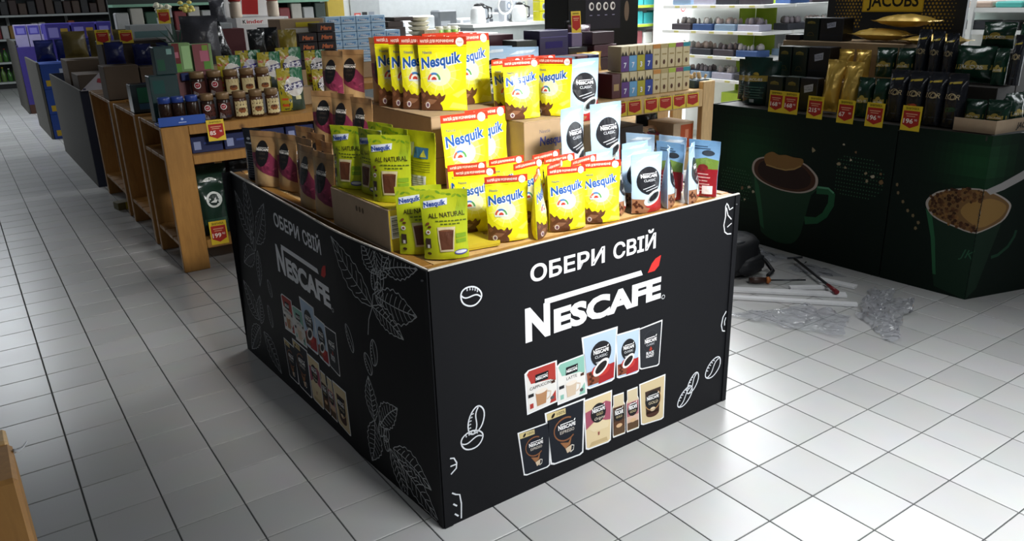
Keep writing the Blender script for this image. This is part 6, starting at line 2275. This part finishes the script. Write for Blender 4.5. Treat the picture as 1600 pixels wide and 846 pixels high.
# ------------------------------------------------------------------ litter on the floor between the stands
rg = random.Random(21)
FILM = bpy.data.materials.new('clear_plastic_film')
FILM.use_nodes = True
N, L = FILM.node_tree.nodes, FILM.node_tree.links
N.remove(N['Principled BSDF'])
tb = N.new('ShaderNodeBsdfTransparent')
tb.inputs[0].default_value = (.93, .94, .96, 1)
gb_ = N.new('ShaderNodeBsdfGlossy')
gb_.inputs['Roughness'].default_value = .12
db = N.new('ShaderNodeBsdfDiffuse')
db.inputs[0].default_value = (.75, .76, .82, 1)
fz = N.new('ShaderNodeFresnel')
fz.inputs[0].default_value = 1.28
m1 = N.new('ShaderNodeMixShader')
m2 = N.new('ShaderNodeMixShader')
m1.inputs[0].default_value = .17
L.new(tb.outputs[0], m1.inputs[1])
L.new(db.outputs[0], m1.inputs[2])
L.new(fz.outputs[0], m2.inputs[0])
L.new(m1.outputs[0], m2.inputs[1])
L.new(gb_.outputs[0], m2.inputs[2])
L.new(m2.outputs[0], N['Material Output'].inputs[0])


def film(label, q, hh, seed, n=36):
    """crumpled sheet over four floor corners"""
    m = MB()
    f = bl(q)

    def fn(a, b):
        x, y = f(a, b)
        x += noise.noise(Vector((a * 4, b * 4, seed))) * .05
        y += noise.noise(Vector((a * 4, b * 4, seed + 9))) * .05
        e = min(a, 1 - a, b, 1 - b)
        z = abs(noise.noise(Vector((x * 11, y * 11, seed)))) * hh + abs(noise.noise(Vector((x * 27, y * 27, seed + 3)))) * hh * .7 + abs(noise.noise(Vector((x * 60, y * 60, seed)))) * hh * .25
        return (x, y, .004 + z * min(1, .25 + e * 6))
    m.grid(fn, n, n, smooth=False)
    o = link('plastic_film', m.mesh('plastic_film'), FILM)
    tag(o, label, 'plastic film', 'clear plastic film on the floor')


film('crumpled clear plastic film heaped beyond the ends of the white strips', [(3.52, -.33), (3.45, -.57), (2.98, -.74), (3.15, -.46)], .065, 1)
film('flat clear plastic film spread nearest the black stand', [(3.05, -.27), (3.10, -.47), (2.88, -.58), (2.66, -.08)], .035, 5)
film('clear plastic film spread along the foot of the green stand', [(3.62, .62), (3.59, .24), (3.44, .24), (3.42, .55)], .025, 12)
film('clear plastic film between backpack and black red rod', [(3.62, .14), (3.57, -.14), (3.47, -.04), (3.42, .14)], .006, 17, 24)


def strip(label, a, b, wd, z, th=.004):
    m = MB().beam((0, 0, 0), (math.hypot(b[0] - a[0], b[1] - a[1]), 0, 0), wd, th, up=(0, 1, 0), bev=.001)
    o = link('white_strip', m.mesh('white_strip'), mat('white_plastic_strip', 'f6f7fa', .4), None, (a[0], a[1], z), (0, 0, math.atan2(b[1] - a[1], b[0] - a[0])))
    tag(o, label, 'plastic strip', 'white plastic strips on the floor')


def strip2(label, a, b, wd, z):
    d = Vector((b[0] - a[0], b[1] - a[1], 0))
    n = Vector((-d.y, d.x, 0)).normalized() * wd / 2
    m = MB()
    for zz, fl in ((.012, 0), (0, 1)):
        P = [-n, d - n, d + n, n]
        P = [p + UP * zz for p in P]
        m.face(P[::-1] if fl else P)
    P = [-n, d - n, d + n, n]
    for i in range(4):
        m.face([P[i], P[(i + 1) % 4], P[(i + 1) % 4] + UP * .012, P[i] + UP * .012])
    o = link('white_strip', m.mesh('white_strip'), mat('white_plastic_strip', 'f6f7fa', .4), None, (a[0], a[1], z))
    tag(o, label, 'plastic strip', 'white plastic strips on the floor')


strip2('long white plastic strip lying farther from the camera on the floor', (2.80, .262), (3.325, -.300), .05, .002)
strip2('long white plastic strip lying nearer to the camera on the floor', (2.72, .20), (3.255, -.405), .034, .002)
strip2('short white plastic strip at the far side near the green stand', (3.415, -.075), (3.46, -.265), .045, .002)
strip2('white plastic strip running under the black red rod', (3.20, -.065), (3.36, -.185), .034, .002)
rd = thing('scraper_rod', 'thin black rod with red tip lying across the white strips', 'tool', None, (3.548, .173, .030))
v_ = Vector((3.271 - 3.548, -.283 - .173, 0))
part('shaft', MB().tube([(0, 0, .0), v_ * .8], .007), BLACK, rd)
part('red_tip', MB().tube([v_ * .8, v_], [.008, .012]), mat('dark_red_plastic', '7a1c24', .4), rd)
part('cross_end', MB().tube([(-.03, .02, 0), (.035, -.03, .005)], .006), mat('dull_steel', '55585c', .4, metal=.8), rd)
sd = thing('screwdriver', 'screwdriver with dark handle and orange collar beside the backpack', 'tool', None, (3.10, .11, .02))
v_ = Vector((3.325 - 3.10, -.066 - .11, 0))
part('handle', MB().tube([(0, 0, 0), v_ * .1, v_ * .3], [.014, .018, .015]), mat('dark_handle', '3a241c', .4), sd)
part('collar', MB().tube([v_ * .3, v_ * .34, v_ * .38], [.016, .02, .01]), mat('orange_collar', 'b86a2c', .4), sd)
part('shaft', MB().tube([v_ * .38, v_], .0045), mat('dull_steel', '55585c', .4, metal=.8), sd)
# backpack: a slumped soft bag with a flap and a strap
bp_ = thing('backpack', 'black soft backpack slumped on the floor behind the black stand', 'backpack', None, (3.13, .30, 0))


def blob(cx, cy, cz, rx, ry, rz, seed, n=22, flat=0.0):
    m = MB()

    def fn(a, b):
        th, ph = a * 2 * math.pi, b * math.pi
        d = Vector((math.cos(th) * math.sin(ph), math.sin(th) * math.sin(ph), -math.cos(ph)))
        k = 1 + .16 * noise.noise(d * 2 + Vector((seed, 0, 0))) + .08 * noise.noise(d * 6 + Vector((0, seed, 0)))
        sp = lambda t: math.copysign(abs(t) ** .75, t)
        return (cx + rx * k * sp(d.x), cy + ry * k * sp(d.y), max(flat, cz + rz * k * sp(d.z)))
    m.grid(fn, n, n)
    return m


BPM = mat('black_nylon', '15171b', .55, bump=.3, scale=18)
part('bag_body', blob(0, 0, .10, .19, .15, .12, 2, flat=.0), BPM, bp_)
part('top_flap', blob(.03, .0, .165, .14, .12, .05, 7), mat('black_nylon_flap', '1c2026', .5, bump=.3, scale=18), bp_)
part('strap', MB().tube([(.15, -.05, .12), (.21, -.10, .05), (.20, -.16, .012), (.12, -.19, .012)], [.012, .012, .011, .01]), BPM, bp_)
part('pocket', blob(.05, -.10, .07, .11, .07, .055, 12, flat=.001), BPM, bp_)

# ------------------------------------------------------------------ corner of the nearest wooden rack, bottom left
nr = thing('wooden_rack', 'corner of a near wooden rack at the lower left edge', 'rack', 'varnished wooden pallet racks', (-.45, -1.13, 0))
part('post', MB().box(.290, 0, 0, .343, .125, .80, bev=.006), PINE, nr)
part('top_rail', MB().box(-.1, .126, .745, .338, .175, .803, bev=.004), PINEL, nr)
part('side_board', MB().box(.262, -.02, 0, .284, .10, .735, bev=.004), PINEL, nr)
for k in range(3):
    part('shelf_plank', MB().box(-.2, .005 + k * .04, .10 + .25 * k, .259, .12, .13 + .25 * k, bev=.003), PINE, nr)
part('back_post', MB().box(-.2, 0, 0, -.15, .125, .80, bev=.006), PINE, nr)
sh_ = MB().tube([(.343, .1, .795), (.350, .102, .792), (.357, .104, .795), (.364, .106, .802)], [.004, .003, .002, .001], 6)
part('film_scrap', sh_, mat('white_scrap', 'c8ccd0', .4), nr)
